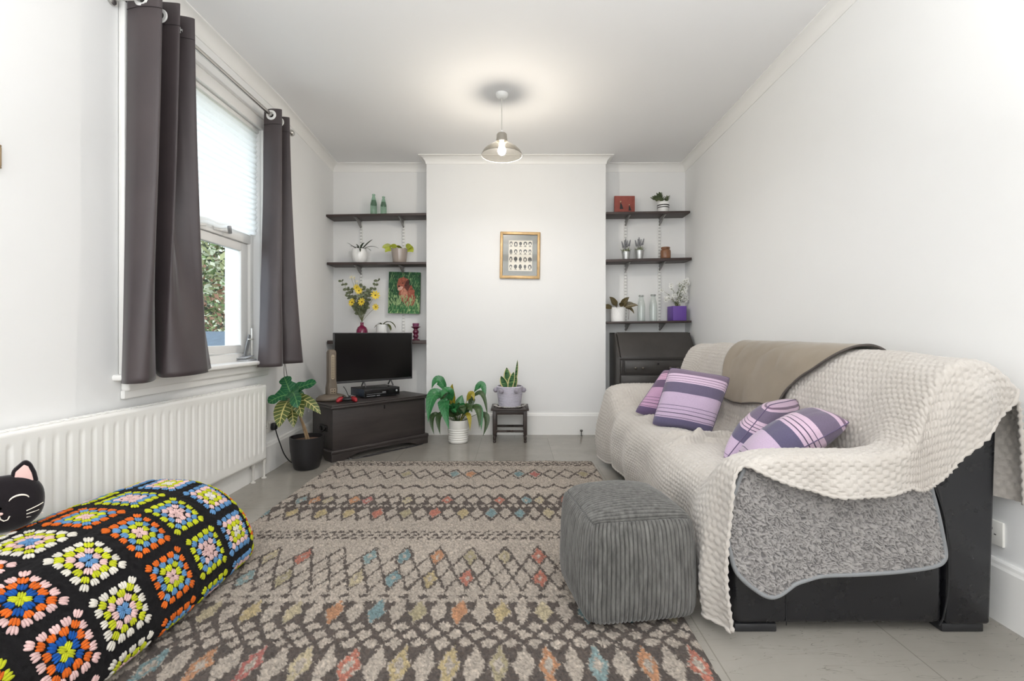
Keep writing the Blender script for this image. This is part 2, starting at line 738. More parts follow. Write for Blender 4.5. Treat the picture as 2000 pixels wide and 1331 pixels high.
# ------------------------------------------------------------------ window
win = thing('window_1', 'white sash window', 'window', (-1.84, 2.77, .8))
del win['label'], win['category']
struct(win)
m = wmb(win)
for a, b in ((WY0 - .09, WY0), (WY1, WY1 + .09)):
    m.bx(-1.774, -1.752, a, b, .81, WZ1 + .09, 0, .005)
    m.bx(-1.774, -1.745, a + (.0 if a < 3 else .07), a + (.02 if a < 3 else .09), .81, WZ1 + .09, 0, .005)
m.bx(-1.774, -1.7526, WY0 - .0895, WY1 + .0895, WZ1 + .0005, WZ1 + .0895, 0, .005)
m.bx(-1.774, -1.745, WY0 - .09, WY1 + .09, WZ1 + .07, WZ1 + .09, 0, .005)
m.build('architrave', TRIM, win)
m = wmb(win)
for a, b in ((WY0, WY0 + .04), (WY1 - .04, WY1)):
    m.bx(-1.88, -1.82, a, b, .82, WZ1, 0, .006)
m.bx(-1.88, -1.8207, WY0 + .001, WY1 - .001, WZ1 - .04, WZ1, 0, .006)
m.bx(-1.88, -1.8207, WY0 + .001, WY1 - .001, .80, .86, 0, .006)
m.bx(-1.88, -1.8207, WY0 + .001, WY1 - .001, 1.607, 1.672, 0, .006)
m.build('outer_frame', UPVC, win)
sash = MB(wmb(win).M)
for a, b in ((WY0 + .045, WY0 + .12), (WY1 - .12, WY1 - .045)):
    sash.bx(-1.87, -1.835, a - .004, b + .004, .861, 1.607, 0, .008)
sash.bx(-1.869, -1.8358, WY0 + .050, WY1 - .050, .8625, .918, 0, .008)
sash.bx(-1.869, -1.8358, WY0 + .050, WY1 - .050, 1.548, 1.6055, 0, .008)
sash = sash.build('lower_sash', UPVC, win)
GLASS = glassy('window_glass', (250, 253, 255), .0, .02, 1.2)
m = wmb(win)
m.bx(-1.853, -1.850, WY0 + .11, WY1 - .11, .91, 1.555)
m.build('pane', GLASS, sash)
m = wmb(win)
m.bx(-1.853, -1.850, WY0 + .035, WY1 - .035, 1.66, WZ1 - .035)
m.build('upper_pane', GLASS, win)
m = wmb(win)
m.bx(-1.835, -1.695, WY0 - .12, WY1 + .115, .785, .812, 0, .011, 4)
m.bx(-1.774, -1.735, WY0 - .08, WY1 + .075, .735, .785, 0, .012, 4)
m.bx(-1.774, -1.752, WY0 - .08, WY1 + .075, .700, .740, 0, .006)
m.build('window_sill', TRIM, win)
GREYM = mat('grey_metal', (150, 150, 152), .35, .8)
m = wmb(win)
m.box((-1.815, 2.96, 1.635), (.012, .17, .014), 0, Matrix.Rotation(R(4), 4, 'X'), .005)
m.box((-1.815, 2.90, 1.64), (.022, .05, .026), 0, None, .006)
m.build('window_stay', UPVC, win)
m = wmb(win)
m.box((-1.826, 2.80, .872), (.012, .20, .013), 0, None, .005)
m.box((-1.822, 2.72, .878), (.018, .03, .022), 0, None, .005)
m.build('window_stay', UPVC, win)

# ------------------------------------------------------------------ blind
tb = NT('white_pleated_fabric')
tb.b.inputs['Base Color'].default_value = lin4((246, 246, 244))
tb.b.inputs['Roughness'].default_value = .9
trn = tb.n('ShaderNodeBsdfTranslucent')
trn.inputs[0].default_value = lin4((250, 250, 248))
mx = tb.n('ShaderNodeMixShader')
mx.inputs[0].default_value = .6
tb.l(tb.b.outputs[0], mx.inputs[1])
tb.l(trn.outputs[0], mx.inputs[2])
tb.l(mx.outputs[0], tb.out.inputs[0])
BLIND = tb.m
bl = thing('pleated_blind', 'white pleated paper blind half drawn down over the window', 'blind', (-1.795, 2.77, 2.40))
m = wmb(bl)
NP = 20
ys = np.linspace(WY0 + .015, WY1 - .008, 40)
rows = []
for k in range(NP * 2 + 1):
    v = k / (NP * 2)
    zb = np.interp(ys, [WY0, WY1], [1.575, 1.682]) + .012 * vnoise(ys * 9, ys * 0 + 3, 5) * (1 if v > .9 else 0)
    zz = 2.385 + (zb - 2.385) * v
    xx = -1.795 + (.0055 if k % 2 else -.0055) + .004 * vnoise(ys * 5, ys * 0 + k * .3, 8)
    rows.append(np.stack([xx, ys + (.004 if k % 2 else 0), zz], -1))
m.grid(np.array(rows))
m.build('pleated_sheet', BLIND, bl, smooth=False)
m = wmb(bl)
m.bx(-1.812, -1.778, WY0 + .012, WY1 - .008, 2.383, 2.408, 0, .004)
m.build('head_rail', UPVC, bl)
m = wmb(bl)
m.box((-1.795, 2.70, 1.615), (.03, .12, .016), 0, Matrix.Rotation(R(10), 4, 'X'), .006)
m.build('blind_clip', UPVC, bl)
m = wmb(bl)
m.box((-1.783, 2.98, 1.644), (.02, .02, .05), 0, Matrix.Rotation(R(12), 4, 'X'), .006)
m.build('blind_clip', GREYM, bl)

# ------------------------------------------------------------------ curtains and rod
tc = NT('charcoal_satin_curtain')
f = tc.noise(3, 4, .6)
tc.l(tc.ramp(f, [(.3, (60, 52, 54)), (.7, (70, 61, 62))]), tc.b.inputs['Base Color'])
tc.b.inputs['Roughness'].default_value = .52
tc.b.inputs['Specular IOR Level'].default_value = .55
tc.b.inputs['Sheen Weight'].default_value = .3
tc.b.inputs['Sheen Roughness'].default_value = .35
tc.l(tc.bump(tc.noise(500, 2, .5, tc.stretch(1, 1, .2)), .08, .002), tc.b.inputs['Normal'])
CURT = tc.m
CHROME = mat('brushed_chrome', (200, 198, 194), .25, 1.)
WEYE = mat('white_eyelet', (238, 237, 234), .35)
STITCH = mat('dark_stitching', (46, 40, 42), .8)


def curtain(root, top, bot, zt, zb, hemwave, seam=.11):
    nu = 220
    vv = np.concatenate([np.linspace(0, .06, 44), np.linspace(.06, 1, 66)[1:]])
    nv = len(vv)
    u = np.linspace(0, 1, nu)
    T = catmull(top, u * (len(top) - 1))
    B = catmull(bot, u * (len(bot) - 1))
    rows = []
    for j in range(nv):
        v = vv[j]
        k = .35 * v + .65 * v ** 2.2
        XY = T * (1 - k) + B * k
        nz = .010 * fbm(u * 3.1 + 1, np.full(nu, v * 4.5), 3, 3) * v
        zz = zt + (zb(u) - zt) * v + hemwave(u) * max(0, v - .9) * 10
        rows.append(np.stack([XY[:, 0] + nz, XY[:, 1] - nz, zz], -1))
    P = np.array(rows)
    m = wmb(root)
    m.grid(P)
    hole = (np.hypot(P[..., 0] - RODX, P[..., 2] - RODZ) < .0235).reshape(-1).tolist()
    keep = [i for i, f in enumerate(m.f) if not any(hole[q] for q in f)]
    m.f = [m.f[i] for i in keep]
    m.m = [m.m[i] for i in keep]
    o = m.build('curtain_panel', CURT, root, ang=180)
    so = o.modifiers.new('thickness', 'SOLIDIFY')
    so.thickness = .0025
    j = int(np.argmin(np.abs(vv - seam / (zt - zb(np.array([.5]))[0]))))
    m = wmb(root)
    m.tube([P[j, i] + np.array([.0, -.0022, 0]) for i in range(0, nu, 2)], .0016, 5)
    m.build('header_seam', STITCH, root)
    return P


ZT = 2.535
RODZ, RODX = 2.485, -1.66
lc = thing('eyelet_curtain', 'dark charcoal eyelet curtain on the near side of the window, its hem flaring out', 'curtain', (-1.66, 2.25, .78), group='charcoal curtains at the window')
topL = [(-1.735, 2.135), (-1.655, 2.115), (-1.575, 2.13), (-1.66, 2.185), (-1.735, 2.22), (-1.66, 2.235), (-1.58, 2.25), (-1.66, 2.29), (-1.735, 2.315), (-1.65, 2.33), (-1.585, 2.36), (-1.66, 2.40), (-1.70, 2.42)]
botL = [(-1.735, 2.10), (-1.67, 2.055), (-1.615, 2.085), (-1.645, 2.18), (-1.70, 2.25), (-1.69, 2.24), (-1.63, 2.21), (-1.575, 2.24), (-1.55, 2.32), (-1.56, 2.42), (-1.585, 2.46), (-1.62, 2.52), (-1.655, 2.60)]
curtain(lc, topL, botL, ZT + .02, lambda u: .775 + .03 * u, lambda u: .05 * np.exp(-((u - .36) / .07) ** 2))
rc = thing('eyelet_curtain', 'dark charcoal eyelet curtain on the far, plant side of the window', 'curtain', (-1.66, 3.35, .77), group='charcoal curtains at the window')
topR = [(-1.72, 3.27), (-1.655, 3.25), (-1.595, 3.265), (-1.66, 3.32), (-1.72, 3.35), (-1.66, 3.365), (-1.60, 3.385), (-1.64, 3.42), (-1.69, 3.45)]
botR = [(-1.712, 3.17), (-1.64, 3.155), (-1.57, 3.20), (-1.61, 3.30), (-1.65, 3.34), (-1.59, 3.36), (-1.525, 3.42), (-1.56, 3.50), (-1.60, 3.55)]
curtain(rc, topR, botR, ZT - .005, lambda u: .768 + .02 * u, lambda u: .0 * u)

RODZ, RODX = 2.485, -1.66
for root, ye in ((lc, (2.122, 2.235, 2.345)), (rc, (3.250, 3.362))):
    for y in ye:
        m = wmb(root)
        X = Matrix.Translation((RODX, y - .003, RODZ)) @ Matrix.Rotation(PI / 2, 4, 'X')
        m.lathe([(.019, -.004), (.031, -.004), (.034, 0), (.031, .005), (.019, .005), (.019, -.004)], 24, (0, 0, 0), 0, X)
        m.build('eyelet', WEYE, root)

rod = thing('curtain_rod', 'brushed metal curtain rod above the window', 'curtain rod', (RODX, 2.8, RODZ))
m = wmb(rod)
m.tube([(RODX, 2.06, RODZ), (RODX, 3.52, RODZ)], .0125, 14)
m.build('pole', CHROME, rod)
for y, s in ((2.06, -1), (3.52, 1)):
    m = wmb(rod)
    m.ell((RODX, y + s * .02, RODZ), (.024, .03, .024))
    m.build('finial', CHROME, rod)
for y in (2.095, 3.475):
    m = wmb(rod)
    m.tube([(RODX, y, RODZ - .016), (-1.72, y, RODZ - .018), (-1.772, y, RODZ - .018)], .007, 8)
    m.lathe([(.001, 0), (.026, 0), (.026, .01), (.018, .016), (.001, .016)], 16, (0, 0, 0), 0, Matrix.Translation((-1.7745, y, RODZ - .018)) @ Matrix.Rotation(PI / 2, 4, 'Y'))
    m.build('bracket', CHROME, rod)

# ------------------------------------------------------------------ radiator
RAD = mat('white_radiator_enamel', (238, 237, 233), .34)
rad = thing('panel_radiator', 'long white ribbed panel radiator on the wall under the window', 'radiator', (-1.70, 2.25, .14))
SL = -.012


def rz(y, z):
    return z + (y - 3.26) * SL


y0, y1, zb, zt = 1.02, 3.26, .135, .645
ny, nz = 620, 60
yy = np.linspace(y0, y1, ny)
zz = np.linspace(zb, zt, nz)
Y, Z = np.meshgrid(yy, zz, indexing='ij')
ph = np.mod(Y - 1.6 + .0265, .0535) / .0535
g = sst(.22, .46, ph) * (1 - sst(.54, .78, ph))
v = sst(.185, .215, Z) * (1 - sst(.580, .612, Z)) * sst(y0 + .03, y0 + .04, Y) * (1 - sst(y1 - .035, y1 - .025, Y))
X = -1.697 - .0045 * g * v
edge = np.minimum(np.minimum(Y - y0, y1 - Y), np.minimum(Z - zb, zt - Z))
X = X - .008 * (1 - sst(0, .008, edge))
m = wmb(rad)
m.grid(np.stack([X, Y, Z + (Y - 3.26) * SL], -1))
m.build('front_panel', RAD, rad, ang=180)
m = wmb(rad)
vs = []
for x in (-1.706, -1.755):
    for y in (y0, y1):
        for z_ in (zb, zt):
            vs.append((x, y, rz(y, z_)))
m.add(vs, [(4, 5, 7, 6), (0, 4, 6, 2), (1, 3, 7, 5), (0, 1, 5, 4), (2, 6, 7, 3)])
m.build('casing', RAD, rad, smooth=False)
m = wmb(rad)
for k in range(56):
    y = y0 + .03 + k * .0395
    m.box((-1.731, y, rz(y, zt) + .002), (.034, .026, .004), 0, None, .001, 1)
m.build('top_grille', RAD, rad)
PIPE = mat('painted_pipe', (214, 211, 205), .4)
for y, x in ((3.272, -1.722), (3.16, -1.735)):
    m = wmb(rad)
    m.tube([(x, y, .001), (x, y, .10), (x, y, .16)], [.008] * 3, 10)
    m.lathe([(.001, .10), (.013, .10), (.013, .135), (.001, .135)], 12, (x, y, 0), 0)
    m.lathe([(.016, .0), (.016, .006), (.008, .010)], 12, (x, y, 0), 0)
    m.build('pipe', PIPE, rad)

# ------------------------------------------------------------------ outside the window
m = MB()
m.bx(-14, -2.1, -1, 16, -.42, -.35)
struct(m.build('garden_ground', mat('garden_lawn', (106, 110, 84), .95, var=(3, .3)), smooth=False))
LEAVES = [mat('hedge_green', (92, 112, 66), .7), mat('hedge_olive', (128, 132, 92), .7), mat('hedge_brown', (140, 104, 84), .8), mat('hedge_pale', (196, 200, 176), .7), mat('hedge_dark', (58, 64, 48), .8)]


def leafcloud(name, n, cx, rx, seed, wts, size):
    r = random.Random(seed)
    m = MB()
    for _ in range(n):
        while True:
            p = Vector((r.uniform(-1, 1), r.uniform(-1, 1), r.uniform(-1, 1)))
            if p.length < 1 and p.length > .35:
                break
        c = Vector((cx[i] + p[i] * rx[i] for i in range(3)))
        a = Vector((r.gauss(0, 1), r.gauss(0, 1), r.gauss(0, 1))).normalized()
        b = a.orthogonal().normalized()
        s = size * r.uniform(.6, 1.5)
        k = r.choices(range(5), wts)[0]
        m.add([c - a * s, c - b * s * .45, c + a * s, c + b * s * .45], [(0, 1, 2, 3)], k)
    return m.build(name, LEAVES, smooth=False)


o = leafcloud('garden_hedge', 9000, (-7.2, 10.6, 1.55), (2.4, 2.2, 1.75), 3, (5, 6, 3, 3, 4), .06)
tag(o, 'tangled green and brown garden hedge seen through the window', 'hedge')
o['kind'] = 'stuff'
o = leafcloud('garden_tree', 2600, (-4.3, 7.0, 2.35), (.75, .8, .8), 5, (4, 5, 2, 5, 2), .05)
tag(o, 'loose pale-leaved tree rising above the hedge outside the window', 'tree')
o['kind'] = 'stuff'
m = MB()
m.bx(-12, -7.5, 13.2, 13.5, -.35, 3.1)
o = m.build('garden_wall', mat('brown_brick', (150, 116, 98), .9, var=(6, .25)), smooth=False)
struct(o)
shed = thing('garden_shed', 'low dark shed with a blue-grey roof outside, below the hedge', 'shed', (-5.1, 8.0, -.35))
m = wmb(shed)
m.bx(-6.3, -3.9, 7.4, 8.6, -.35, .78)
m.build('wall', mat('shed_boards', (70, 78, 88), .8, var=(8, .2)), shed, smooth=False)
m = wmb(shed)
m.prism([(7.2, .76), (8.0, 1.02), (8.8, .76), (8.8, .70), (7.2, .70)], -6.45, -3.75, 'x')
m.build('roof', mat('blue_grey_roof', (74, 88, 102), .7, var=(10, .15)), shed, smooth=False)

# ------------------------------------------------------------------ pendant lamp
PX, PY = -.092, 3.44
pen = thing('pendant_lamp', 'lit silver dome pendant lamp hanging on a thin cord from the ceiling', 'pendant lamp', (PX, PY, CEILZ))
WPL = mat('white_plastic', (240, 240, 238), .35)
m = wmb(pen)
m.lathe([(.001, CEILZ - .034), (.012, CEILZ - .034), (.03, CEILZ - .03), (.043, CEILZ - .018), (.046, CEILZ - .001), (.001, CEILZ - .001)], 28, (PX, PY, 0))
m.build('ceiling_rose', WPL, pen)
m = wmb(pen)
m.tube([(PX, PY, CEILZ - .03), (PX, PY, 2.44)], .0032, 8)
m.build('cord', mat('pale_cord', (205, 203, 198), .5), pen)
m = wmb(pen)
m.lathe([(.001, 2.465), (.007, 2.462), (.013, 2.445), (.02, 2.43), (.021, 2.40), (.016, 2.375), (.001, 2.375)], 20, (PX, PY, 0))
m.build('lamp_holder', WPL, pen)
SMOKE = glassy('smoked_silver_glass', (182, 179, 172), .016, .18, 1.5)
m = wmb(pen)
m.lathe([(.018, 2.438), (.030, 2.436), (.036, 2.428), (.037, 2.40), (.040, 2.378), (.062, 2.362), (.090, 2.348), (.115, 2.330), (.134, 2.310), (.145, 2.290), (.148, 2.280)], 56, (PX, PY, 0))
m.build('lamp_shade', SMOKE, pen, ang=180)
m = wmb(pen)
m.lathe([(.0145, 2.440), (.031, 2.4385), (.0372, 2.430), (.0385, 2.402), (.0415, 2.3795)], 40, (PX, PY, 0))
m.build('shade_cap', mat('brushed_nickel', (168, 164, 156), .4, .7), pen, ang=180)
m = wmb(pen)
m.tube([(PX + .148 * math.cos(2 * PI * k / 48), PY + .148 * math.sin(2 * PI * k / 48), 2.280) for k in range(49)], .0018, 6)
m.build('rim', bpy.data.materials['brushed_nickel'], pen, ang=180)
m = wmb(pen)
m.lathe([(.001, 2.283), (.012, 2.285), (.023, 2.293), (.028, 2.307), (.028, 2.320), (.023, 2.337), (.015, 2.354), (.013, 2.376), (.001, 2.376)], 24, (PX, PY, 0))
m.build('bulb', mat('lit_bulb', (255, 250, 240), .4, emit=((255, 248, 240), 720.0)), pen, ang=180)

# ------------------------------------------------------------------ framed picture on the chimney breast
fx0, fx1, fz0, fz1 = -.143, .249, 1.527, 1.984
GOLD = mat('gilt_wood', (196, 162, 112), .35, .2, var=(14, .2))
pic = thing('framed_picture', 'gilt framed print of small head portraits with a dark mount on the chimney breast', 'picture', ((fx0 + fx1) / 2, 4.665, fz0))
tilt = Matrix.Translation(Vector((0, 0, .22))) @ Matrix.Rotation(R(.9), 4, 'Y') @ Matrix.Translation(Vector((0, 0, -.22)))
W_, H_ = (fx1 - fx0), (fz1 - fz0)
m = MB(tilt)
fw = .028
for a, b, c_, d in ((-W_ / 2, -W_ / 2 + fw, 0, H_), (W_ / 2 - fw, W_ / 2, 0, H_)):
    m.bx(a, b, -.024, 0, c_, d, 0, .006)
for c_, d in ((0, fw), (H_ - fw, H_)):
    m.bx(-W_ / 2, W_ / 2, -.0236, -.0004, c_, d, 0, .006)
m.build('frame', GOLD, pic)
m = MB(tilt)
m.bx(-W_ / 2 + .02, W_ / 2 - .02, -.009, -.004, .02, H_ - .02)
m.build('mount', mat('olive_mount', (96, 96, 82), .25, var=(9, .12), coat=.6), pic, smooth=False)
aw, ah = .232, .300
ax0, az0 = -.112, .075
nx, nz = 150, 190
gx, gz = np.meshgrid(np.linspace(0, 1, nx), np.linspace(0, 1, nz), indexing='ij')
col = np.ones((nx, nz, 3)) * np.array(lin((226, 220, 206)))
rr = random.Random(4)
for i in range(5):
    for j in range(4):
        cx, cz = (i + .5) / 5, (j + .58) / 4
        dx, dz = (gx - cx) * aw, (gz - cz) * ah
        hw, hh = .0155 * rr.uniform(.8, 1.15), .020 * rr.uniform(.85, 1.1)
        hair = (dx / hw) ** 2 + (dz / hh) ** 2 < 1
        face = (dx / (hw * .55)) ** 2 + ((dz + .006) / (hh * .62)) ** 2 < 1
        bang = dz > rr.uniform(.004, .010)
        side = (np.abs(dx) > hw * .45) & (np.abs(dx) < hw * 1.05) & (dz < .004) & (dz > -.022 * rr.uniform(.3, 1.1))
        body = (np.abs(dx) < .0045 + np.clip(-(dz + .022), 0, 1) * 1.4) & (dz < -.018) & (dz > -.029)
        tone = np.array(lin(rr.choice([(58, 58, 54), (74, 72, 66), (50, 48, 46)])))
        kind = rr.random()
        msk = (hair & ~(face & ~bang)) if kind < .6 else hair
        if rr.random() < .5:
            msk = msk | side
        col[msk] = tone
        col[body] = np.array(lin((96, 90, 80)))
        base = (dz < -.030) & (dz > -.033) & (np.abs(dx) < .015) & (np.sin(dx * 2200 + i) > -.2)
        col[base] = np.array(lin((140, 132, 120)))
m = MB(tilt)
m.grid(np.stack([ax0 + gx * aw, np.full_like(gx, -.0105), az0 + gz * ah], -1), col=col)
m.build('print', cmat('portrait_print', .5, nscale=200, namt=.08), pic, usecol=True, smooth=False)
m = MB(tilt)
m.bx(-W_ / 2 + .02, W_ / 2 - .02, -.0145, -.0135, .02, H_ - .02)
m.build('glass', glassy('picture_glass', (255, 255, 255), 0, .03, 1.35), pic, smooth=False)
fr2 = thing('framed_picture', 'small tan-framed picture on the window wall beside the near curtain, mostly out of view', 'picture', (-1.774, 1.58, 1.563))
m = wmb(fr2)
for a in ((1.52, 1.637, 1.563, 1.571), (1.52, 1.637, 1.637, 1.645), (1.52, 1.528, 1.571, 1.637), (1.629, 1.637, 1.571, 1.637)):
    m.bx(-1.774, -1.762, *a, 0, .002)
m.build('frame', mat('tan_slim_frame', (150, 128, 98), .4), fr2)
m = wmb(fr2)
m.bx(-1.774, -1.767, 1.526, 1.631, 1.569, 1.639)
m.build('print', mat('pale_print', (214, 210, 200), .6, var=(30, .2)), fr2)

# ------------------------------------------------------------------ alcove shelves
SHELF = mat('dark_stained_wood', (62, 50, 47), .5, var=(3, .25), stretch=(1, 14, 14), bump=(20, .08, .002))
STEEL = mat('grey_bracket_steel', (150, 148, 145), .4, .4)
UPR = mat('white_upright', (236, 236, 233), .4)
SLOT = mat('slot_dark', (96, 94, 92), .8)


def upright(x, z0, z1, label, group):
    u = thing('shelf_upright', label, 'shelf upright', (x, 4.898, z0), group=group)
    m = wmb(u)
    m.bx(x - .0135, x + .0135, 4.882, 4.899, z0, z1, 0, .003)
    z = z0 + .03
    while z < z1 - .03:
        for s in (-1, 1):
            m.bx(x + s * .0055 - .0020, x + s * .0055 + .0020, 4.8812, 4.8822, z, z + .014, 1)
        z += .0325
    m.build('slotted_channel', [UPR, SLOT], u, smooth=False)


def shelf(x0, x1, zl, zr, th, ups, label, group, yf=4.67, bh=.062):
    s = thing('wall_shelf', label, 'shelf', ((x0 + x1) / 2, 4.88, (zl + zr) / 2), group=group)
    m = wmb(s)
    b = bmesh.new()
    vs = [b.verts.new(p) for p in [(x0, yf, zl), (x1, yf, zr), (x1, 4.8795, zr), (x0, 4.8795, zl), (x0, yf, zl - th), (x1, yf, zr - th), (x1, 4.8795, zr - th), (x0, 4.8795, zl - th)]]
    for f in ((3, 2, 1, 0), (4, 5, 6, 7), (0, 1, 5, 4), (2, 3, 7, 6), (1, 2, 6, 5), (3, 0, 4, 7)):
        b.faces.new([vs[i] for i in f])
    bmesh.ops.recalc_face_normals(b, faces=b.faces)
    bmesh.ops.bevel(b, geom=list(b.edges), offset=.003, segments=2, affect='EDGES', profile=.5)
    m.bm(b)
    m.build('board', SHELF, s)
    for x in ups:
        zz = zl + (zr - zl) * (x - x0) / (x1 - x0) - th - .001
        m = wmb(s)
        m.prism([(4.881, zz), (yf + .025, zz), (yf + .025, zz - .010), (yf + .06, zz - .016), (4.84, zz - bh), (4.881, zz - bh - .012)], x - .004, x + .004, 'x')
        m.prism([(4.881, zz), (yf + .025, zz), (yf + .02, zz - .004), (4.881, zz - .004)], x - .010, x + .010, 'x')
        m.build('bracket', STEEL, s)


LU, RU = (-1.574, -1.139), (1.138, 1.486)
upright(LU[0], .62, 2.14, 'white slotted shelf upright behind the yellow flowers, nearest the window wall', 'slotted shelf uprights')
upright(LU[1], .62, 2.14, 'white slotted shelf upright behind the dog picture', 'slotted shelf uprights')
upright(RU[0], .8, 2.16, 'white slotted shelf upright behind the dark-leaved plant', 'slotted shelf uprights')
upright(RU[1], .8, 2.16, 'white slotted shelf upright between milk bottle and purple planter', 'slotted shelf uprights')
G = 'dark shelves in the window-side alcove'
shelf(-1.852, -.868, 2.160, 2.176, .022, LU, 'dark wood shelf carrying the two green glass bottles', G)
shelf(-1.842, -.868, 1.690, 1.694, .024, LU, 'dark wood shelf carrying the white and taupe plant pots', G)
shelf(-1.838, -.868, .922, .922, .034, LU, 'dark wood shelf behind the television under the yellow flowers', G)
G = 'dark shelves in the sofa-side alcove'
shelf(.898, 1.724, 2.184, 2.196, .022, RU, 'dark wood shelf carrying the red plaque and the succulent', G)
shelf(.898, 1.738, 1.719, 1.738, .026, RU, 'dark wood shelf carrying the lavender buckets and brown jar', G)
shelf(.898, 1.736, 1.108, 1.118, .020, RU, 'dark wood shelf carrying the milk bottles, above the bureau', G)


def zs(x0, x1, zl, zr, x):
    return zl + (zr - zl) * (x - x0) / (x1 - x0) + .0005


# two green glass bottles
GG = glassy('green_bottle_glass', (204, 226, 212), .14, .05, 1.45)
GG2 = glassy('green_bottle_glass_dark', (96, 158, 120), .35, .08, 1.45)
for x, h, lab in ((-1.413, .222, 'taller pale green glass bottle on the top shelf near the window'), (-1.314, .196, 'shorter pale green glass bottle on the top shelf, beside a taller one')):
    zb = zs(-1.852, -.868, 2.160, 2.176, x)
    b = thing('glass_bottle', lab, 'bottle', (x, 4.775, zb), group='green glass bottles')
    m = MB()
    r = .0325 if h > .2 else .030
    m.lathe([(.001, 0), (r * .9, 0), (r, .006), (r, h * .52), (r * .96, h * .57), (r * .80, h * .68), (r * .58, h * .80), (r * .42, h * .90), (r * .40, h * .93), (r * .50, h * .94), (r * .50, h * .985), (r * .36, h), (r * .30, h * .99)], 24)
    m.build('body', GG, b, ang=180)
    m = MB()
    m.lathe([(r * .95, h * .50), (r * .90, h * .57), (r * .72, h * .66), (r * .60, h * .72)], 20, wob=lambda a, z: 1 - .10 * abs(math.sin(a * 2 + z * 90)))
    m.ell((0, 0, h * .62), (r * .4, r * .4, r * .4))
    m.build('neck_pinch', GG2, b)


# pots --------------------------------------------------------------
SOIL = mat('potting_soil', (70, 54, 44), .95, var=(60, .5), bump=(120, .6, .01))


def pot(root, prof, material, c=(0, 0, 0), soil_r=None, soil_z=None, n=36, wob=None, name='pot', soil=SOIL):
    m = MB()
    m.lathe(prof, n, c, 0, cap0=True, wob=wob)
    m.build(name, material, root, ang=50)
    if soil_r:
        m = MB()
        m.lathe([(.001, soil_z + .006), (soil_r * .6, soil_z + .004), (soil_r, soil_z)], 24, c)
        m.build('soil', soil, root, ang=180)


def shell(outer, th):
    """outer profile (r, z) from the bottom up -> closed wall profile with an inner skin"""
    inner = [(max(.001, r - th), z) for r, z in outer]
    return outer + [(r - th * .5 if False else r, z) for r, z in inner[::-1] if z > outer[0][1] + th]


WPOT = mat('white_glazed_pot', (240, 240, 238), .25, coat=.3)
# white pot with strappy orchid leaves
p = thing('potted_plant', 'round white pot of thin dark arching leaves on the shelf under the green bottles', 'potted plant', (-1.55, 4.765, 1.6925))
pot(p, shell([(.052, 0), (.062, .012), (.073, .05), (.077, .085), (.075, .12), (.070, .142)], .005), WPOT, soil_r=.068, soil_z=.125)
m = MB()
for d, L, W, dr in [((-1, -.2, 1.1), .13, .022, .5), ((-.6, -.5, .9), .10, .02, 1.2), ((.35, -.3, 1.2), .12, .022, 1.8), ((.8, -.2, .9), .17, .024, .4), ((1, -.5, .7), .14, .02, 1.6), ((.9, .1, .8), .19, .02, 1.4), ((-.1, -.6, 1), .09, .02, 2.2), ((.3, -.8, .6), .13, .018, 2.2), ((-.3, .3, 1), .12, .02, 1.4), ((.5, -.6, .9), .09, .018, 1.6)]:
    m.leaf((d[0] * .02, d[1] * .02, .125), d, L, W, dr, .35, 'strap')
m.build('foliage', mat('dark_orchid_leaf', (66, 76, 62), .35, var=(30, .3)), p, ang=180)
# taupe pot with lime pothos
p = thing('potted_plant', 'shiny taupe pot with trailing lime green leaves on the shelf above the dog picture', 'potted plant', (-1.152, 4.765, 1.6945))
pot(p, shell([(.062, 0), (.066, .008), (.072, .05), (.078, .10), (.080, .138)], .005), mat('taupe_glazed_pot', (162, 150, 141), .22, coat=.5), soil_r=.074, soil_z=.12)
m = MB()
for d, L, W, dr in [((-1, -.4, .6), .085, .062, 1.2), ((-.9, -.7, -.1), .075, .05, 1.4), ((.9, -.5, .75), .075, .055, 1.5), ((1, -.3, .1), .075, .07, 1.6), ((.1, -.5, .5), .06, .05, 1.2), ((-.4, -.4, .6), .07, .05, 1.5)]:
    b = Vector((d[0] * .085, d[1] * .05, .137 + max(0, d[2]) * .015))
    m.tube([(d[0] * .03, d[1] * .03, .12), (d[0] * .06, d[1] * .04, .145), b], .002, 5, 1)
    m.leaf(b, d, L, W * 1.15, dr, .15, 'heart', up=(0, -1, .35))
m.build('foliage', [mat('lime_leaf', (164, 172, 60), .4, var=(30, .25)), mat('lime_stem', (110, 120, 60), .5)], p, ang=180)

# magenta bud vase and flower arrangement on the shelf behind the television
VX, VY, VZ = -1.527, 4.765, .9225
MAG = glassy('magenta_glass', (150, 34, 84), .62, .05, 1.5)
v = thing('bud_vase', 'round magenta glass vase with a narrow neck behind the television', 'vase', (VX, VY, VZ))
m = MB()
m.lathe(shell([(.036, 0), (.046, .008), (.054, .04), (.056, .075), (.053, .105), (.042, .13), (.022, .145), (.016, .152), (.015, .166), (.019, .178)], .003), 32, cap0=True)
m.build('body', MAG, v, ang=180)
bq = thing('flower_arrangement', 'spray of yellow daisies, white blooms and grey-green eucalyptus in the magenta vase', 'flowers', (VX, VY, VZ + .10))
STEM = mat('flower_stem_green', (118, 122, 78), .6)
YEL = mat('yellow_petal', (236, 206, 62), .55, var=(50, .15))
YC = mat('dark_flower_eye', (96, 74, 36), .8)
WPET = mat('cream_petal', (236, 232, 214), .6)
EUC = mat('eucalyptus_leaf', (104, 112, 84), .6, var=(35, .3))


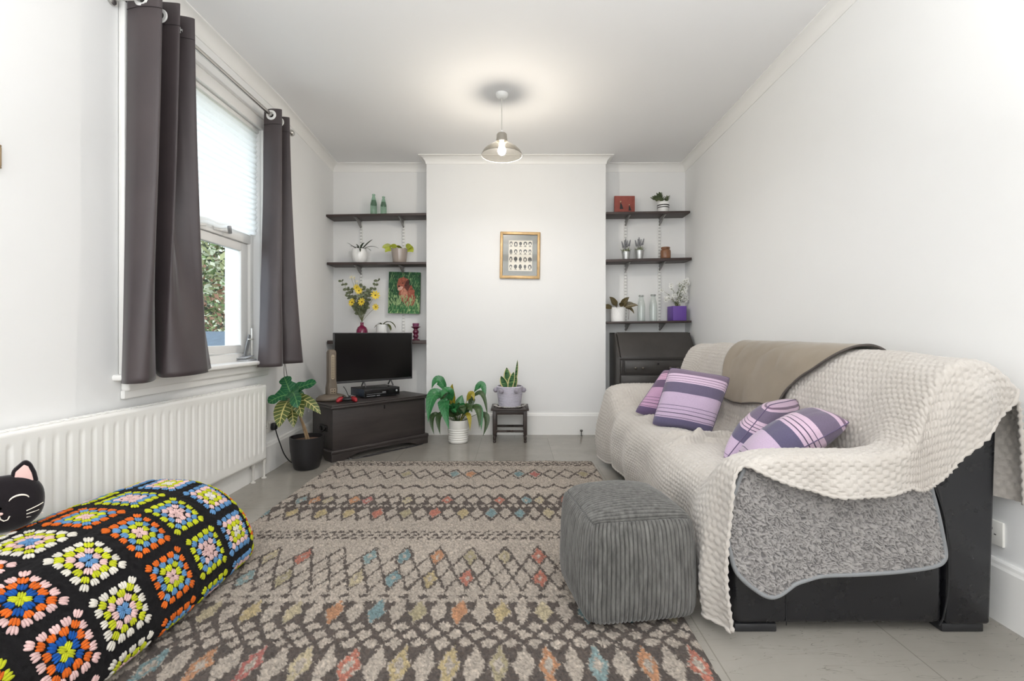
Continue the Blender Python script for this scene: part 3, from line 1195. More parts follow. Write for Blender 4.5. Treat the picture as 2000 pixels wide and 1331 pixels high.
def daisy(m, c, nrm, rad, n=9, mi=0, me=1, cupz=.25):
    nrm = Vector(nrm).normalized()
    a = nrm.orthogonal().normalized()
    b = nrm.cross(a)
    for k in range(n):
        th = 2 * PI * k / n + .2
        d = a * math.cos(th) + b * math.sin(th)
        m.leaf(Vector(c) + d * rad * .12, d + nrm * cupz, rad * .95, rad * .42, .3, .2, 'petal', 2, 5, mi, up=nrm)
    if me is not None:
        m.ell(Vector(c) + nrm * rad * .08, (rad * .2, rad * .2, rad * .16), me, 8, 5)


def bez(a, b, c, n=9):
    a, b, c = Vector(a), Vector(b), Vector(c)
    return [a * (1 - t) ** 2 + b * 2 * t * (1 - t) + c * t * t for t in [i / (n - 1) for i in range(n)]]


neck = Vector((VX, VY, VZ + .172))
for (px, py, dd), kind, rad in [((697, 562, 4.72), 'y', .036), ((701, 568, 4.66), 'y', .036), ((733, 577, 4.70), 'y', .045), ((688, 591, 4.62), 'y', .042), ((707, 590, 4.62), 'y', .042), ((734, 600, 4.70), 'y', .035), ((686, 542, 4.76), 'w', .026), ((692, 543, 4.74), 'w', .022), ((697, 550, 4.8), 'w', .018)]:
    e = at(px, py, dd)
    sp = thing if False else None
    m = wmb(bq)
    mid = neck * .45 + e * .55 + Vector(((VX - e.x) * .25, 0, -.02))
    m.tube([neck - Vector((0, 0, .05))] + bez(neck + Vector((0, 0, .012)), mid, e), .0016, 5)
    st = m.build('flower_stem', STEM, bq)
    m = wmb(bq)
    daisy(m, e, (rnd.uniform(-.5, .5) + (e.x - VX) * 2, -1, rnd.uniform(-.1, .7)), rad, 9 if kind == 'y' else 7)
    m.build('blossom', [YEL if kind == 'y' else WPET, YC if kind == 'y' else YEL], st, ang=180)
for tip in [(667, 549, 4.75), (738, 548, 4.78), (684, 566, 4.78), (722, 566, 4.8), (680, 578, 4.72), (719, 574, 4.68), (693, 596, 4.66), (716, 593, 4.72), (708, 560, 4.84), (704, 579, 4.64)]:
    e = at(*tip)
    m = wmb(bq)
    mid = neck * .4 + e * .6 + Vector(((VX - e.x) * .3, 0, -.03))
    path_ = [neck - Vector((0, 0, .05))] + bez(neck + Vector((0, 0, .012)), mid, e, 11)
    m.tube(path_, .0015, 5)
    st = m.build('eucalyptus_stem', STEM, bq)
    m = wmb(bq)
    for k in range(6, 12):
        for s in (-1, 1):
            d = Vector((s * rnd.uniform(.5, 1), rnd.uniform(-.9, .4), rnd.uniform(-.2, .7)))
            m.leaf(path_[k], d, rnd.uniform(.030, .046), rnd.uniform(.028, .038), .5, .1, 'round', 2, 6, up=(rnd.uniform(-.3, .3), -1, .4))
    m.build('leaves', EUC, st, ang=180)
# white pot with drooping orchid leaves
p = thing('potted_plant', 'white cylinder pot with two long drooping leaves behind the television', 'potted plant', (-1.318, 4.765, .9225))
pot(p, shell([(.060, 0), (.064, .006), (.066, .158)], .005), WPOT, soil_r=.060, soil_z=.14)
m = MB()
m.leaf((.01, 0, .14), (-.8, -.5, 1.0), .12, .02, 2.6, .5, 'strap')
m.leaf((.0, -.01, .14), (.6, -.2, .9), .20, .026, 2.9, .5, 'strap')
m.leaf((.02, -.02, .145), (.7, -.5, .5), .13, .034, 2.6, .5, 'strap')
m.leaf((-.01, .0, .14), (-.1, -.3, .6), .07, .022, 1.8, .5, 'strap')
m.build('foliage', mat('olive_orchid_leaf', (82, 88, 48), .35, var=(20, .3)), p, ang=180)
# glass candle holder and candle
ch = thing('candle_holder', 'knobbly plum glass candlestick on the shelf beside the television', 'candle holder', (-.985, 4.745, .9225))
m = MB()
m.lathe([(.001, 0), (.042, 0), (.043, .005), (.030, .013), (.018, .020), (.022, .027), (.027, .036), (.028, .045), (.023, .055), (.020, .060), (.025, .067), (.030, .078), (.030, .090), (.024, .101), (.018, .108), (.022, .116), (.036, .125), (.046, .131), (.047, .136), (.030, .138), (.001, .139)], 32)
m.build('stem', glassy('plum_glass', (110, 34, 66), .7, .06, 1.5), ch, ang=180)
cd = thing('pillar_candle', 'squat plum candle with an uneven melted top on the candlestick', 'candle', (-.985, 4.745, .9225 + .1395))
m = MB()
m.lathe([(.001, 0), (.030, 0), (.031, .012), (.033, .030), (.028, .031), (.022, .024), (.001, .023)], 28, wob=lambda a, z: 1 + (.05 * math.sin(3 * a + 1) if z > .02 else 0))
m.build('wax', mat('plum_wax', (122, 56, 92), .45, sub=.2), cd, ang=60)
m = MB()
m.tube([(0, 0, .02), (.001, 0, .031)], .0012, 5)
m.build('wick', mat('black_wick', (30, 26, 26), .9), cd)

# dog canvas
cx0, cx1, cz0, cz1 = -1.286, -.966, 1.194, 1.616
dg = thing('canvas_print', 'canvas print of a russet dog sitting in green grass, hung under a shelf', 'picture', ((cx0 + cx1) / 2, 4.85, cz0))
W_, H_ = cx1 - cx0, cz1 - cz0
nx, nz = 200, 260
u, v_ = np.meshgrid(np.linspace(0, 1, nx), np.linspace(0, 1, nz), indexing='ij')
g1 = fbm(u * 26 + fbm(u * 8, v_ * 8, 2, 5) * 5, v_ * 9, 4, 11)
g2 = vnoise(u * 60 + v_ * 22, v_ * 12, 3)
g3 = vnoise(u * 60 - v_ * 26, v_ * 12, 9)
dark, midg, lite = np.array(lin((24, 56, 40))), np.array(lin((54, 104, 62))), np.array(lin((150, 176, 124)))
k = np.clip(.5 + .9 * g1, 0, 1)[..., None]
col = dark * (1 - k) + midg * k
bl_ = (np.maximum(g2, g3) > .45 + .25 * v_)[..., None]
col = np.where(bl_, lite * .55 + midg * .45, col)


def blob(cx, cz, rx, rz_, a=0):
    du, dv = (u - cx) * W_, (v_ - cz) * H_
    c_, s_ = math.cos(a), math.sin(a)
    return ((du * c_ + dv * s_) / rx) ** 2 + ((-du * s_ + dv * c_) / rz_) ** 2


ed = .35 * fbm(u * 18, v_ * 20, 3, 21)
body = np.minimum(np.minimum(blob(.58, .47, .075, .115, .15), blob(.68, .38, .055, .10, -.1)), np.minimum(blob(.47, .72, .062, .066, .1), blob(.42, .62, .045, .04, .5))) + ed < 1
fur = fbm(u * 30 + 4 * vnoise(u * 6, v_ * 6, 2), v_ * 22, 4, 31)[..., None]
brown = np.array(lin((150, 84, 66))) * (1 + .9 * fur)
shade = np.array(lin((84, 44, 36)))
col = np.where(body[..., None], brown, col)
ear = (blob(.60, .68, .028, .062, -.25) < 1) & body
col = np.where(ear[..., None], shade * (1 + fur), col)
muz = (blob(.37, .60, .030, .018, .5) + ed < 1)
col = np.where(muz[..., None], np.array(lin((214, 168, 150))) * (1 + .4 * fur), col)
eye = blob(.44, .73, .008, .005) < 1
nose = blob(.335, .655, .011, .009) < 1
col = np.where((eye | nose)[..., None], np.array(lin((40, 24, 22))), col)
chest = (blob(.50, .48, .035, .05) + ed < 1)
col = np.where(chest[..., None], np.array(lin((190, 130, 108))) * (1 + .6 * fur), col)
fg = (v_ < .40 + .14 * g2 - .5 * np.abs(u - .45) * .3) & (np.maximum(g2, g3) > .18)
col = np.where(fg[..., None], lite * (.75 + .5 * k), col)
fg2 = (v_ < .20 + .1 * g1)
col = np.where(fg2[..., None] & ~bl_, midg * (.7 + .8 * k), col)
til = Matrix.Rotation(R(1.2), 4, 'Y')
m = MB(til)
m.grid(np.stack([(u - .5) * W_, np.full_like(u, -.0108), v_ * H_], -1), col=np.clip(col, 0, 1))
m.build('print', cmat('dog_print', .6, nscale=200, namt=.1), dg, usecol=True, smooth=False)
m = MB(til)
m.bx(-W_ / 2, W_ / 2, -.010, .018, 0, H_, 0, .002)
m.build('stretched_canvas', mat('canvas_edge', (44, 84, 48), .8, var=(40, .4)), dg)
m = MB(til)
m.tube([(-.03, .02, H_ - .03), (0, .024, H_ + .0), (.03, .02, H_ - .03)], .001, 5)
m.build('hanging_wire', STEEL, dg)

# red plaque
X0 = 1.005
rp = thing('red_plaque', 'square brick-red plaque with two small black figures on the top shelf', 'plaque', (1.11, 4.80, zs(.898, 1.724, 2.184, 2.196, 1.11)))
m = MB()
m.bx(-.103, .103, 0, .022, 0, .192, 0, .003)
m.build('panel', mat('brick_red_paint', (150, 78, 68), .7, var=(22, .15), bump=(80, .2, .003)), rp)
BLK = mat('black_paint', (34, 30, 32), .5)
TAN = mat('tan_dot', (196, 160, 130), .6)
for fx, fz, s in ((-.033, .058, 1), (.052, .042, .8)):
    m = MB()
    m.prism([(fx - .016 * s, fz), (fx + .018 * s, fz + .002), (fx + .002 * s, fz + .05 * s), (fx - .010 * s, fz + .062 * s), (fx - .012 * s, fz + .05 * s)], -.004, .001, 'y', 0)
    m.tube([(fx - .018 * s, -.003, fz + .078 * s), (fx + .0, -.003, fz + .062 * s)], .0025 * s, 6, 0)
    m.ell((fx - .009 * s, -.003, fz + .074 * s), (.008 * s, .004, .008 * s), 1)
    m.build('painted_figure', [BLK, TAN], rp)

# succulent in striped pot
zz = zs(.898, 1.724, 2.184, 2.196, 1.49)
p = thing('potted_plant', 'succulent trailing over the edge of a white pot with black rings', 'potted plant', (1.49, 4.775, zz))
m = MB()
m.lathe(shell([(.046, 0), (.050, .006), (.056, .06), (.059, .112)], .005), 36, cap0=True)
m.build('pot', WPOT, p, ang=50)
for z0, z1 in ((.052, .061), (.072, .083)):
    m = MB()
    m.lathe([(.0552 + z0 * .045, z0), (.0556 + z0 * .047, (z0 + z1) / 2), (.0552 + z1 * .045, z1)], 36, wob=lambda a, z: 1.012)
    m.build('black_ring', mat('black_glaze', (44, 42, 42), .4), p)
m = MB()
m.lathe([(.001, .104), (.053, .098)], 24)
m.build('soil', SOIL, p)
SUC = mat('succulent_leaf', (92, 104, 76), .45, var=(40, .3))
for stem in ([(0, -.01, .10), (-.03, -.03, .135), (-.075, -.04, .145), (-.11, -.045, .125)], [(-.01, 0, .10), (-.03, -.01, .155), (-.045, -.02, .175)], [(-.01, -.02, .10), (-.05, -.05, .125), (-.085, -.055, .11)], [(.03, -.02, .10), (.035, -.025, .14)]):
    m = MB()
    m.tube(stem, .0035, 6, 1)
    ps = [Vector(q) for q in stem]
    nseg = 7 if len(stem) > 2 else 3
    for k in range(nseg):
        f = (k + 1) / nseg * (len(ps) - 1)
        i = min(int(f), len(ps) - 2)
        q = ps[i].lerp(ps[i + 1], f - i)
        for j in range(5):
            a = 2 * PI * j / 5 + k
            d = Vector((math.cos(a) - .3, math.sin(a) * .7 - .2, .75))
            m.leaf(q, d, .044, .015, -.3, .5, 'strap', 2, 5)
    m.build('succulent_stem', [SUC, STEM], p, ang=180)

# lavender in metal buckets
ZINC = mat('zinc_bucket', (196, 197, 196), .32, .75, var=(30, .1))
LAV = mat('lavender_spike', (142, 142, 146), .8, var=(120, .35), bump=(300, .8, .004))
LAVL = mat('lavender_leaf', (120, 128, 96), .7, var=(60, .3))
for x, h, r, sd, lab in ((1.117, .084, .043, 1, 'lavender in a small zinc bucket near the chimney breast, left of its twin'), (1.252, .093, .046, 2, 'lavender in a slightly taller zinc bucket, middle of the shelf')):
    zz = zs(.898, 1.738, 1.719, 1.738, x)
    p = thing('lavender_bucket', lab, 'potted plant', (x, 4.775, zz), group='lavender buckets')
    m = MB()
    m.lathe(shell([(r * .70, 0), (r * .72, .004), (r * .98, h - .004), (r * 1.05, h - .002), (r * 1.05, h + .002)], .002), 28, cap0=True)
    m.build('bucket', ZINC, p, ang=40)
    m = MB()
    m.lathe([(.001, h - .008), (r * .9, h - .012)], 20)
    m.build('soil', SOIL, p)
    rr = random.Random(sd)
    ml = MB()
    for _ in range(46):
        a = rr.uniform(0, 2 * PI)
        q = Vector((math.cos(a) * r * .6, math.sin(a) * r * .6, h - .01))
        ml.leaf(q, (math.cos(a) * .6 + rr.gauss(0, .2), math.sin(a) * .6, rr.uniform(.6, 1.6)), rr.uniform(.03, .06), .008, .3, .3, 'lance', 2, 5)
    ml.build('leaves', LAVL, p, ang=180)
    for dx, dy, L in ((-.042, 0, .105), (-.02, -.02, .085), (.0, .01, .135), (.012, -.02, .11), (.045, .0, .12), (-.008, .02, .12)):
        m = MB()
        b = Vector((dx * .3, dy * .3, h - .01))
        e = Vector((dx, dy, h + L))
        m.tube([b, b.lerp(e, .5) + Vector((dx * .1, 0, 0)), e], .0015, 5, 1)
        ax = (e - b).normalized()
        for k in range(9):
            q = e - ax * (.058 - k * .0068)
            m.ell(q, (.0115 - .0007 * k, .0115 - .0007 * k, .007), 0, 8, 5)
        m.build('flower_spike', [LAV, LAVL], p)

# brown stoneware jar
zz = zs(.898, 1.738, 1.719, 1.738, 1.512)
p = thing('stoneware_jar', 'small brown stoneware jar on the shelf right of the lavender', 'jar', (1.512, 4.77, zz))
m = MB()
m.lathe(shell([(.044, 0), (.048, .005), (.050, .02), (.050, .080), (.046, .092), (.040, .098), (.040, .103), (.043, .105), (.044, .118), (.042, .121)], .005), 36, cap0=True)
m.build('body', mat('brown_salt_glaze', (134, 90, 60), .35, var=(12, .25), coat=.3), p, ang=45)
m = MB()
m.lathe([(.001, .1195), (.034, .1195), (.038, .117)], 28)
m.build('stopper', mat('brown_stopper', (150, 104, 70), .7), p)

# white textured pot with dark leaves
p = thing('potted_plant', 'dark reddish-leaved plant in a white honeycomb-textured pot on the lowest alcove shelf', 'potted plant', (1.035, 4.765, zs(.898, 1.736, 1.108, 1.118, 1.035)))
na, nzv = 120, 60
A, Zz = np.meshgrid(np.linspace(0, 2 * PI, na, endpoint=False), np.linspace(0, .140, nzv), indexing='ij')
rad = .068 + .006 * Zz / .14
rad = rad + .0022 * hexbump(A * .07, Zz, .022)
m = MB()
m.grid(np.stack([rad * np.cos(A), rad * np.sin(A), Zz], -1), cu=True)
m.lathe([(.074, .140), (.070, .142), (.067, .138), (.066, .12)], 40)
m.build('pot', mat('white_matt_pot', (242, 242, 240), .5), p, ang=180)
m = MB()
m.lathe([(.001, .128), (.066, .124)], 24)
m.build('soil', SOIL, p)
m = MB()
for d, L, W, dr in [((-.5, -.3, 1.1), .12, .055, .9), ((-1, -.4, .35), .13, .05, .9), ((.5, -.4, 1), .12, .055, .7), ((.9, -.3, .7), .11, .05, .9), ((.2, -.7, .7), .09, .045, 1.2), ((1, -.5, .5), .14, .045, .7), ((-.2, .5, 1), .11, .05, .6), ((1.1, -.2, .3), .12, .03, 2.3), ((-.3, -.8, .5), .08, .04, 1.4)]:
    b = Vector((d[0] * .03, d[1] * .03, .125))
    e = b + Vector(d).normalized() * .035
    m.tube([b, e], .002, 5, 1)
    m.leaf(e, d, L, W * 1.1, dr, .25, 'ovate', up=(0, -1, .5))
m.tube([(.05, -.03, .14), (.085, -.04, .135), (.10, -.04, .11), (.098, -.04, .06), (.095, -.045, .02)], .002, 5, 1)
m.build('foliage', [leafmat('dark_red_leaf', (86, 76, 48), (124, 110, 76), 6, 1., .12, .06), mat('dark_red_stem', (96, 60, 50), .5)], p, ang=180)

# milk bottles
CLEAR = glassy('clear_glass', (250, 252, 251), .06, .04, 1.5)
for x, h, lab in ((1.268, .262, 'empty clear glass milk bottle beside the dark-leaved plant'), (1.388, .268, 'empty clear glass milk bottle in front of a shelf upright, nearer the purple planter')):
    b = thing('milk_bottle', lab, 'bottle', (x, 4.765, zs(.898, 1.736, 1.108, 1.118, x)), group='clear milk bottles')
    m = MB()
    m.lathe(shell([(.034, 0), (.038, .004), (.039, .02), (.039, h * .56), (.036, h * .66), (.027, h * .80), (.022, h * .87), (.021, h * .94)], .0028), 28, cap0=True)
    m.build('body', CLEAR, b, ang=180)
    m = MB()
    m.lathe([(.021, h * .935), (.0265, h * .94), (.0265, h * .965), (.024, h), (.019, h), (.0185, h * .94)], 28)
    m.build('lip', glassy('bottle_lip_glass', (206, 210, 208), .45, .05, 1.5), b)

# purple planter with white flowers
zz = zs(.898, 1.736, 1.108, 1.118, 1.628)
px_ = thing('square_planter', 'square purple planter at the end of the lowest alcove shelf', 'planter', (1.622, 4.76, zz), R(4))
m = MB()
pr = .070
for a in ((-pr, -pr + .006, -pr, pr), (pr - .006, pr, -pr, pr), (-pr, pr, -pr, -pr + .006), (-pr, pr, pr - .006, pr)):
    m.bx(*a, 0, .145, 0, .0025)
m.bx(-pr + .002, pr - .002, -pr + .002, pr - .002, .002, .010)
m.build('planter_box', mat('purple_paint', (104, 72, 156), .5), px_)
m = MB()
m.bx(-pr + .007, pr - .007, -pr + .007, pr - .007, .115, .128)
m.build('soil', SOIL, px_)
wf = thing('flower_arrangement', 'airy white blossom sprays standing in the purple planter', 'flowers', (1.622, 4.76, zz + .13))
rr = random.Random(12)
for k in range(26):
    tx, tz = rr.uniform(-.12, .105), rr.uniform(.06, .30)
    if k < 2:
        tx, tz = -.15 + .04 * k, (.17, .09)[k]
    if tx > .07:
        tz = min(tz, .24)
    ty = rr.uniform(-.10, .03)
    m = MB()
    pth = bez((rr.uniform(-.03, .03), rr.uniform(-.03, .03), 0), (tx * .25, ty * .3, tz * .7), (tx, ty, tz), 8)
    m.tube(pth, .0011, 5)
    st = m.build('flower_stem', STEM, wf)
    m = MB()
    for q in range(3):
        e = pth[-1] + Vector((rr.gauss(0, .012), rr.gauss(0, .012), rr.gauss(0, .012)))
        daisy(m, e, (rr.gauss(0, .5), -1, rr.gauss(.3, .5)), rr.uniform(.018, .026), 6, 0, 1)
    for q in range(4):
        i = rr.randint(1, 6)
        m.leaf(pth[i], (rr.gauss(0, 1), rr.gauss(-.3, .6), rr.gauss(.3, .6)), rr.uniform(.02, .034), .011, .6, .2, 'lance', 2, 5, 2)
    m.build('blossom', [mat('white_petal', (242, 242, 238), .6) if 'white_petal' not in bpy.data.materials else bpy.data.materials['white_petal'], STEM, mat('sage_leaf', (96, 112, 80), .6) if 'sage_leaf' not in bpy.data.materials else bpy.data.materials['sage_leaf']], st, ang=180)

# ------------------------------------------------------------------ blanket chest
tch = NT('black_painted_chest')
f = tch.noise(2.2, 5, .6, tch.stretch(1, 8, 8))
tch.l(tch.ramp(f, [(.3, (48, 43, 42)), (.7, (62, 56, 54))]), tch.b.inputs['Base Color'])
tch.b.inputs['Roughness'].default_value = .42
tch.l(tch.bump(tch.noise(14, 5, .6, tch.stretch(.3, 4, 4)), .12, .004), tch.b.inputs['Normal'])
CHEST = tch.m
CRZ = R(47.2)
chest = thing('blanket_chest', 'black painted wooden chest standing diagonally in the corner under the television', 'chest', (-1.404, 3.659, 0), CRZ)
CL, CD = .898, .37
m = MB()
m.bx(.012, CL - .012, .012, CD - .01, .055, .405, 0, .004)
m.build('body', CHEST, chest)
m = MB()
m.bx(-.014, CL + .014, -.016, CD + .005, .408, .426, 0, .006, 3)
m.bx(-.006, CL + .006, -.008, CD, .424, .440, 0, .006, 3)
m.build('lid', CHEST, chest)
m = MB()
m.bx(-.012, CL + .012, -.014, CD, .058, .088, 0, .010, 4)
m.build('plinth_moulding', CHEST, chest)
m = MB()
ap = [(-.006, 0), (.10, 0), (.13, .012), (.20, .034), (.30, .042), (.60, .042), (.70, .034), (.77, .012), (.80, 0), (CL + .006, 0), (CL + .006, .06), (-.006, .06)]
m.prism(ap, -.008, .012, 'y', 0, .003)
m.build('apron', CHEST, chest)
for x0 in (-.006, CL - .014):
    m = MB()
    m.prism([(.012, 0), (.10, 0), (.14, .03), (.24, .03), (.28, 0), (CD - .01, 0), (CD - .01, .06), (.012, .06)], x0, x0 + .02, 'x', 0, .003)
    m.build('side_apron', CHEST, chest)
IRON = mat('black_iron', (30, 28, 28), .45, .5)
for sx, x in ((-1, .010), (1, CL - .010)):
    m = MB()
    m.box((x + sx * .003, CD * .42, .245), (.006, .12, .05), 0, None, .003)
    m.tube(bez((x + sx * .008, CD * .42 - .048, .25), (x + sx * .03, CD * .42, .19), (x + sx * .008, CD * .42 + .048, .25), 11), .006, 8)
    m.build('handle', IRON, chest)
m = MB()
m.box((CL * .52, .011, .375), (.012, .004, .034), 0, None, .002)
m.build('keyhole', IRON, chest)
# thin crumpled black strip along the floor at the front of the chest
sh = thing('floor_strip', 'thin crumpled black strip along the floor at the front of the chest', 'sheet', (-1.404, 3.659, 0), CRZ)
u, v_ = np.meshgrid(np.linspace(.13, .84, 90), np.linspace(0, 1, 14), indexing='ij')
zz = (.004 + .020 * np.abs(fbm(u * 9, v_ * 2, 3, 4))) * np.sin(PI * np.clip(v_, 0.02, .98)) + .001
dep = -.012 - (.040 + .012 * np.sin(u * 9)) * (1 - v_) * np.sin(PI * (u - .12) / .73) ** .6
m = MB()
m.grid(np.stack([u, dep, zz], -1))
m.build('sheet', mat('crumpled_black', (38, 36, 38), .35, var=(40, .4)), sh, ang=180)


def on_chest(x, y):
    q = xf((-1.404, 3.659, 0), CRZ) @ Vector((x, y, .4405))
    return q


# ------------------------------------------------------------------ games console, television
BPL = mat('matt_black_plastic', (36, 36, 38), .45)
GPL = mat('gloss_black_plastic', (20, 20, 22), .12)
kz = math.atan2(.246, .26)
con = thing('games_console', 'black games console lying on the chest beneath the television', 'games console', (-1.273, 4.035, .4405), kz)
m = MB()
m.bx(0, .335, 0, .265, .006, .076, 0, .003)
for x in (.03, .305):
    for y in (.03, .235):
        m.lathe([(.012, 0), (.012, .007)], 12, (x, y, 0), 0, cap0=True)
m.build('case', BPL, con)
m = MB()
m.bx(.004, .331, -.003, .001, .012, .072, 0, .001)
m.build('front_panel', GPL, con)
m = MB()
m.bx(.02, .20, -.0045, -.0025, .030, .0335)
m.build('disc_slot', mat('grey_slot', (120, 122, 124), .4), con)
WMARK = mat('white_mark', (225, 226, 228), .5)
m = MB()
m.bx(.165, .198, -.0046, -.0026, .040, .043)
m.build('front_mark', WMARK, con, smooth=False)
m = MB()
m.bx(.02, .10, -.0046, -.0026, .0155, .0172)
m.build('front_mark', WMARK, con, smooth=False)
m = MB()
m.bx(.112, .142, -.0046, -.0026, .0148, .0178)
m.build('front_mark', WMARK, con, smooth=False)
m = MB()
X = Matrix.Translation((.303, -.003, .046)) @ Matrix.Rotation(PI / 2, 4, 'X')
m.lathe([(.0085, 0), (.0085, .0016), (.001, .002)], 20, (0, 0, 0), 0, X)
for a in (45, -45):
    m.box((.303, -.0052, .046), (.0145, .0006, .0022), 1, Matrix.Rotation(R(a), 4, 'Y'))
m.build('power_emblem', [WMARK, BPL], con)
m = MB()
for k in range(9):
    m.bx(.20 + k * .014, .206 + k * .014, .05, .25, .076, .0768)
m.build('vent', GPL, con, smooth=False)
m = MB()
m.bx(-.0016, .001, .010, .255, .012, .072, 0, .001)
m.build('side_panel', mat('blue_lit_side', (46, 56, 70), .25), con)  # blue light falling on this side is put into its colour

tz = math.atan2(.49, .566)
tv = thing('television', 'black flat-screen television standing on the games console', 'television', (-1.244, 4.245, .517), tz)
TW, TH = .735, .432
m = MB()
m.bx(-TW / 2, TW / 2, 0, .022, .050, .050 + TH, 0, .004)
m.bx(-.27, .27, .02, .055, .075, .36, 0, .015, 3)
m.build('casing', BPL, tv)
m = MB()
for a, b, c_, d in ((-TW / 2, -TW / 2 + .008, .050, .050 + TH), (TW / 2 - .008, TW / 2, .050, .050 + TH), (-TW / 2, TW / 2, .050, .068), (-TW / 2, TW / 2, .042 + TH, .050 + TH)):
    m.bx(a, b, -.006, .002, c_, d, 0, .0015)
m.build('bezel', mat('grey_black_bezel', (52, 52, 54), .35), tv)
m = MB()
m.bx(-TW / 2 + .007, TW / 2 - .007, -.004, -.001, .067, .044 + TH)
m.build('screen', mat('dark_screen', (10, 10, 11), .16, spec=.35), tv, smooth=False)
for x in (-.10, .155):
    m = MB()
    m.tube([(x, .012, .058), (x - .004, -.045, .009)], .0065, 8)
    m.tube([(x, .012, .058), (x + .004, .065, .009)], .0065, 8)
    m.build('foot', mat('grey_foot', (120, 120, 122), .35, .6), tv)
# cable heap behind
cb = thing('cable', 'black cable curling on the chest behind the controller', 'cable', tuple(on_chest(.10, .28)))
q = on_chest(0, 0)
m = wmb(cb)
pts = [on_chest(.25, .30) + Vector((0, 0, .10)), on_chest(.255, .27) + Vector((0, 0, .075)), on_chest(.262, .24) + Vector((0, 0, .03)), on_chest(.265, .20) + Vector((0, 0, .006)), on_chest(.29, .19) + Vector((0, 0, .007)), on_chest(.305, .24) + Vector((0, 0, .006)), on_chest(.28, .255) + Vector((0, 0, .006)), on_chest(.268, .23) + Vector((0, 0, .014)), on_chest(.29, .205) + Vector((0, 0, .016)), on_chest(.31, .22) + Vector((0, 0, .010))]
m.tube([Vector(p) for p in catmull([tuple(p) for p in pts], np.linspace(0, len(pts) - 1, 60))], .0032, 7)
m.build('cable', BPL, cb)

# ------------------------------------------------------------------ game controller
gp = thing('game_controller', 'red and black game controller on the front edge of the chest', 'game controller', tuple(on_chest(.165, .075)), R(16))
RED = mat('metallic_red', (164, 44, 52), .25, .35)
m = MB()
m.ell((0, 0, .024), (.052, .030, .017), 0, 20, 11)
m.build('body', BPL, gp, ang=180)
for s in (-1, 1):
    m = MB()
    pts = [(s * .036, .006, .027), (s * .052, -.006, .025), (s * .063, -.026, .020), (s * .068, -.046, .016)]
    m.tube(pts, [.020, .0215, .019, .013], 14)
    m.ell((s * .0685, -.048, .0158), (.0128, .0128, .0128), 0, 12, 8)
    g = m.build('grip', RED, gp, ang=180)
    m = MB()
    m.lathe([(.007, 0), (.006, .010), (.009, .012), (.0085, .016), (.001, .015)], 14, (s * .02 + (-.010 if s < 0 else .0), -.004 if s > 0 else .006, .036))
    m.build('thumbstick', BPL, gp)

# ------------------------------------------------------------------ tower fan
fan = thing('tower_fan', 'taupe tower fan on an oval base at the left end of the chest', 'fan', tuple(on_chest(.125, .262)), R(38))
TAUPE = mat('taupe_plastic', (104, 93, 80), .5, var=(120, .08))
m = MB()
m.lathe([(.001, .002), (.098, .002), (.106, .010), (.104, .026), (.085, .042), (.055, .052), (.001, .056)], 40, (.0, 0, 0), 0, Matrix.Diagonal((1.15, .80, 1, 1)))
m.build('base', TAUPE, fan, ang=60)
m = MB()
vs = []
prof = [(.050, .045, .044), (.051, .046, .10), (.047, .042, .125), (.042, .038, .16), (.042, .038, .36), (.042, .038, .392), (.036, .032, .410), (.022, .02, .420), (.001, .001, .422)]
rows = []
for rx, ry, z in prof:
    a = np.linspace(0, 2 * PI, 40, endpoint=False)
    e = .45
    rows.append(np.stack([rx * .80 * np.sign(np.cos(a)) * np.abs(np.cos(a)) ** e, ry * np.sign(np.sin(a)) * np.abs(np.sin(a)) ** e, np.full(40, z)], -1))
m.grid(np.array(rows), cv=True)
m.build('tower', TAUPE, fan, ang=50)
m = MB()
pl = [(.014 * math.cos(a), (.245 if math.sin(a) <= 0 else .365) + .014 * math.sin(a)) for a in [2 * PI * k / 24 for k in range(24)]]
m.prism([(p[0], p[1] if p[1] > .3 else p[1] - .055) for p in pl], -.0405, -.036, 'y', 0, .001)
fg = m.build('grille', mat('beige_grille', (160, 146, 124), .5), fan)
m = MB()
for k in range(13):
    m.bx(-.009, .009, -.0412, -.0400, .19 + k * .0135, .196 + k * .0135)  # thin darker strips across the grille
m.build('louvre', mat('dark_grille_strip', (112, 102, 86), .7), fg, smooth=False)
m = MB()
m.bx(-.022, .022, -.0475, -.044, .058, .102, 0, .004)
cp = m.build('control_panel', mat('beige_panel', (150, 136, 116), .45), fan)
for sx in (-1, 1):
    for sz in (-1, 1):
        m = MB()
        m.lathe([(.0055, 0), (.0055, .003), (.001, .0035)], 12, (0, 0, 0), 0, Matrix.Translation((sx * .010, -.0475, .080 + sz * .010)) @ Matrix.Rotation(PI / 2, 4, 'X'))
        m.build('button', mat('dark_button', (70, 64, 56), .5) if 'dark_button' not in bpy.data.materials else bpy.data.materials['dark_button'], cp)

# ------------------------------------------------------------------ croton in a black pot
KX, KY = -1.532, 3.512
p = thing('potted_plant', 'tall croton with yellow-veined lobed leaves in a black floor pot beside the chest', 'potted plant', (KX, KY, 0))
pot(p, shell([(.078, .001), (.088, .010), (.104, .07), (.114, .14), (.118, .20), (.119, .236)], .006), mat('black_matt_pot', (30, 29, 31), .38), soil_r=.110, soil_z=.205, soil=mat('brown_soil', (104, 80, 64), .95, var=(60, .4), bump=(90, .6, .01)))
BARK = mat('croton_bark', (150, 126, 96), .8, var=(40, .25))
top = at(567, 768, 3.40)
for k, (dx, dy) in enumerate(((.0, 0), (.014, .006))):
    m = wmb(p)
    b = Vector((KX + .005 + dx, KY - .01 + dy, .20))
    m.tube(bez(b, b.lerp(top, .5) + Vector((.02, 0, .01)), top + Vector((0, 0, -.02 - .05 * k)), 12), [.0085 - .0004 * i for i in range(12)], 8)
    m.build('trunk', BARK, p)
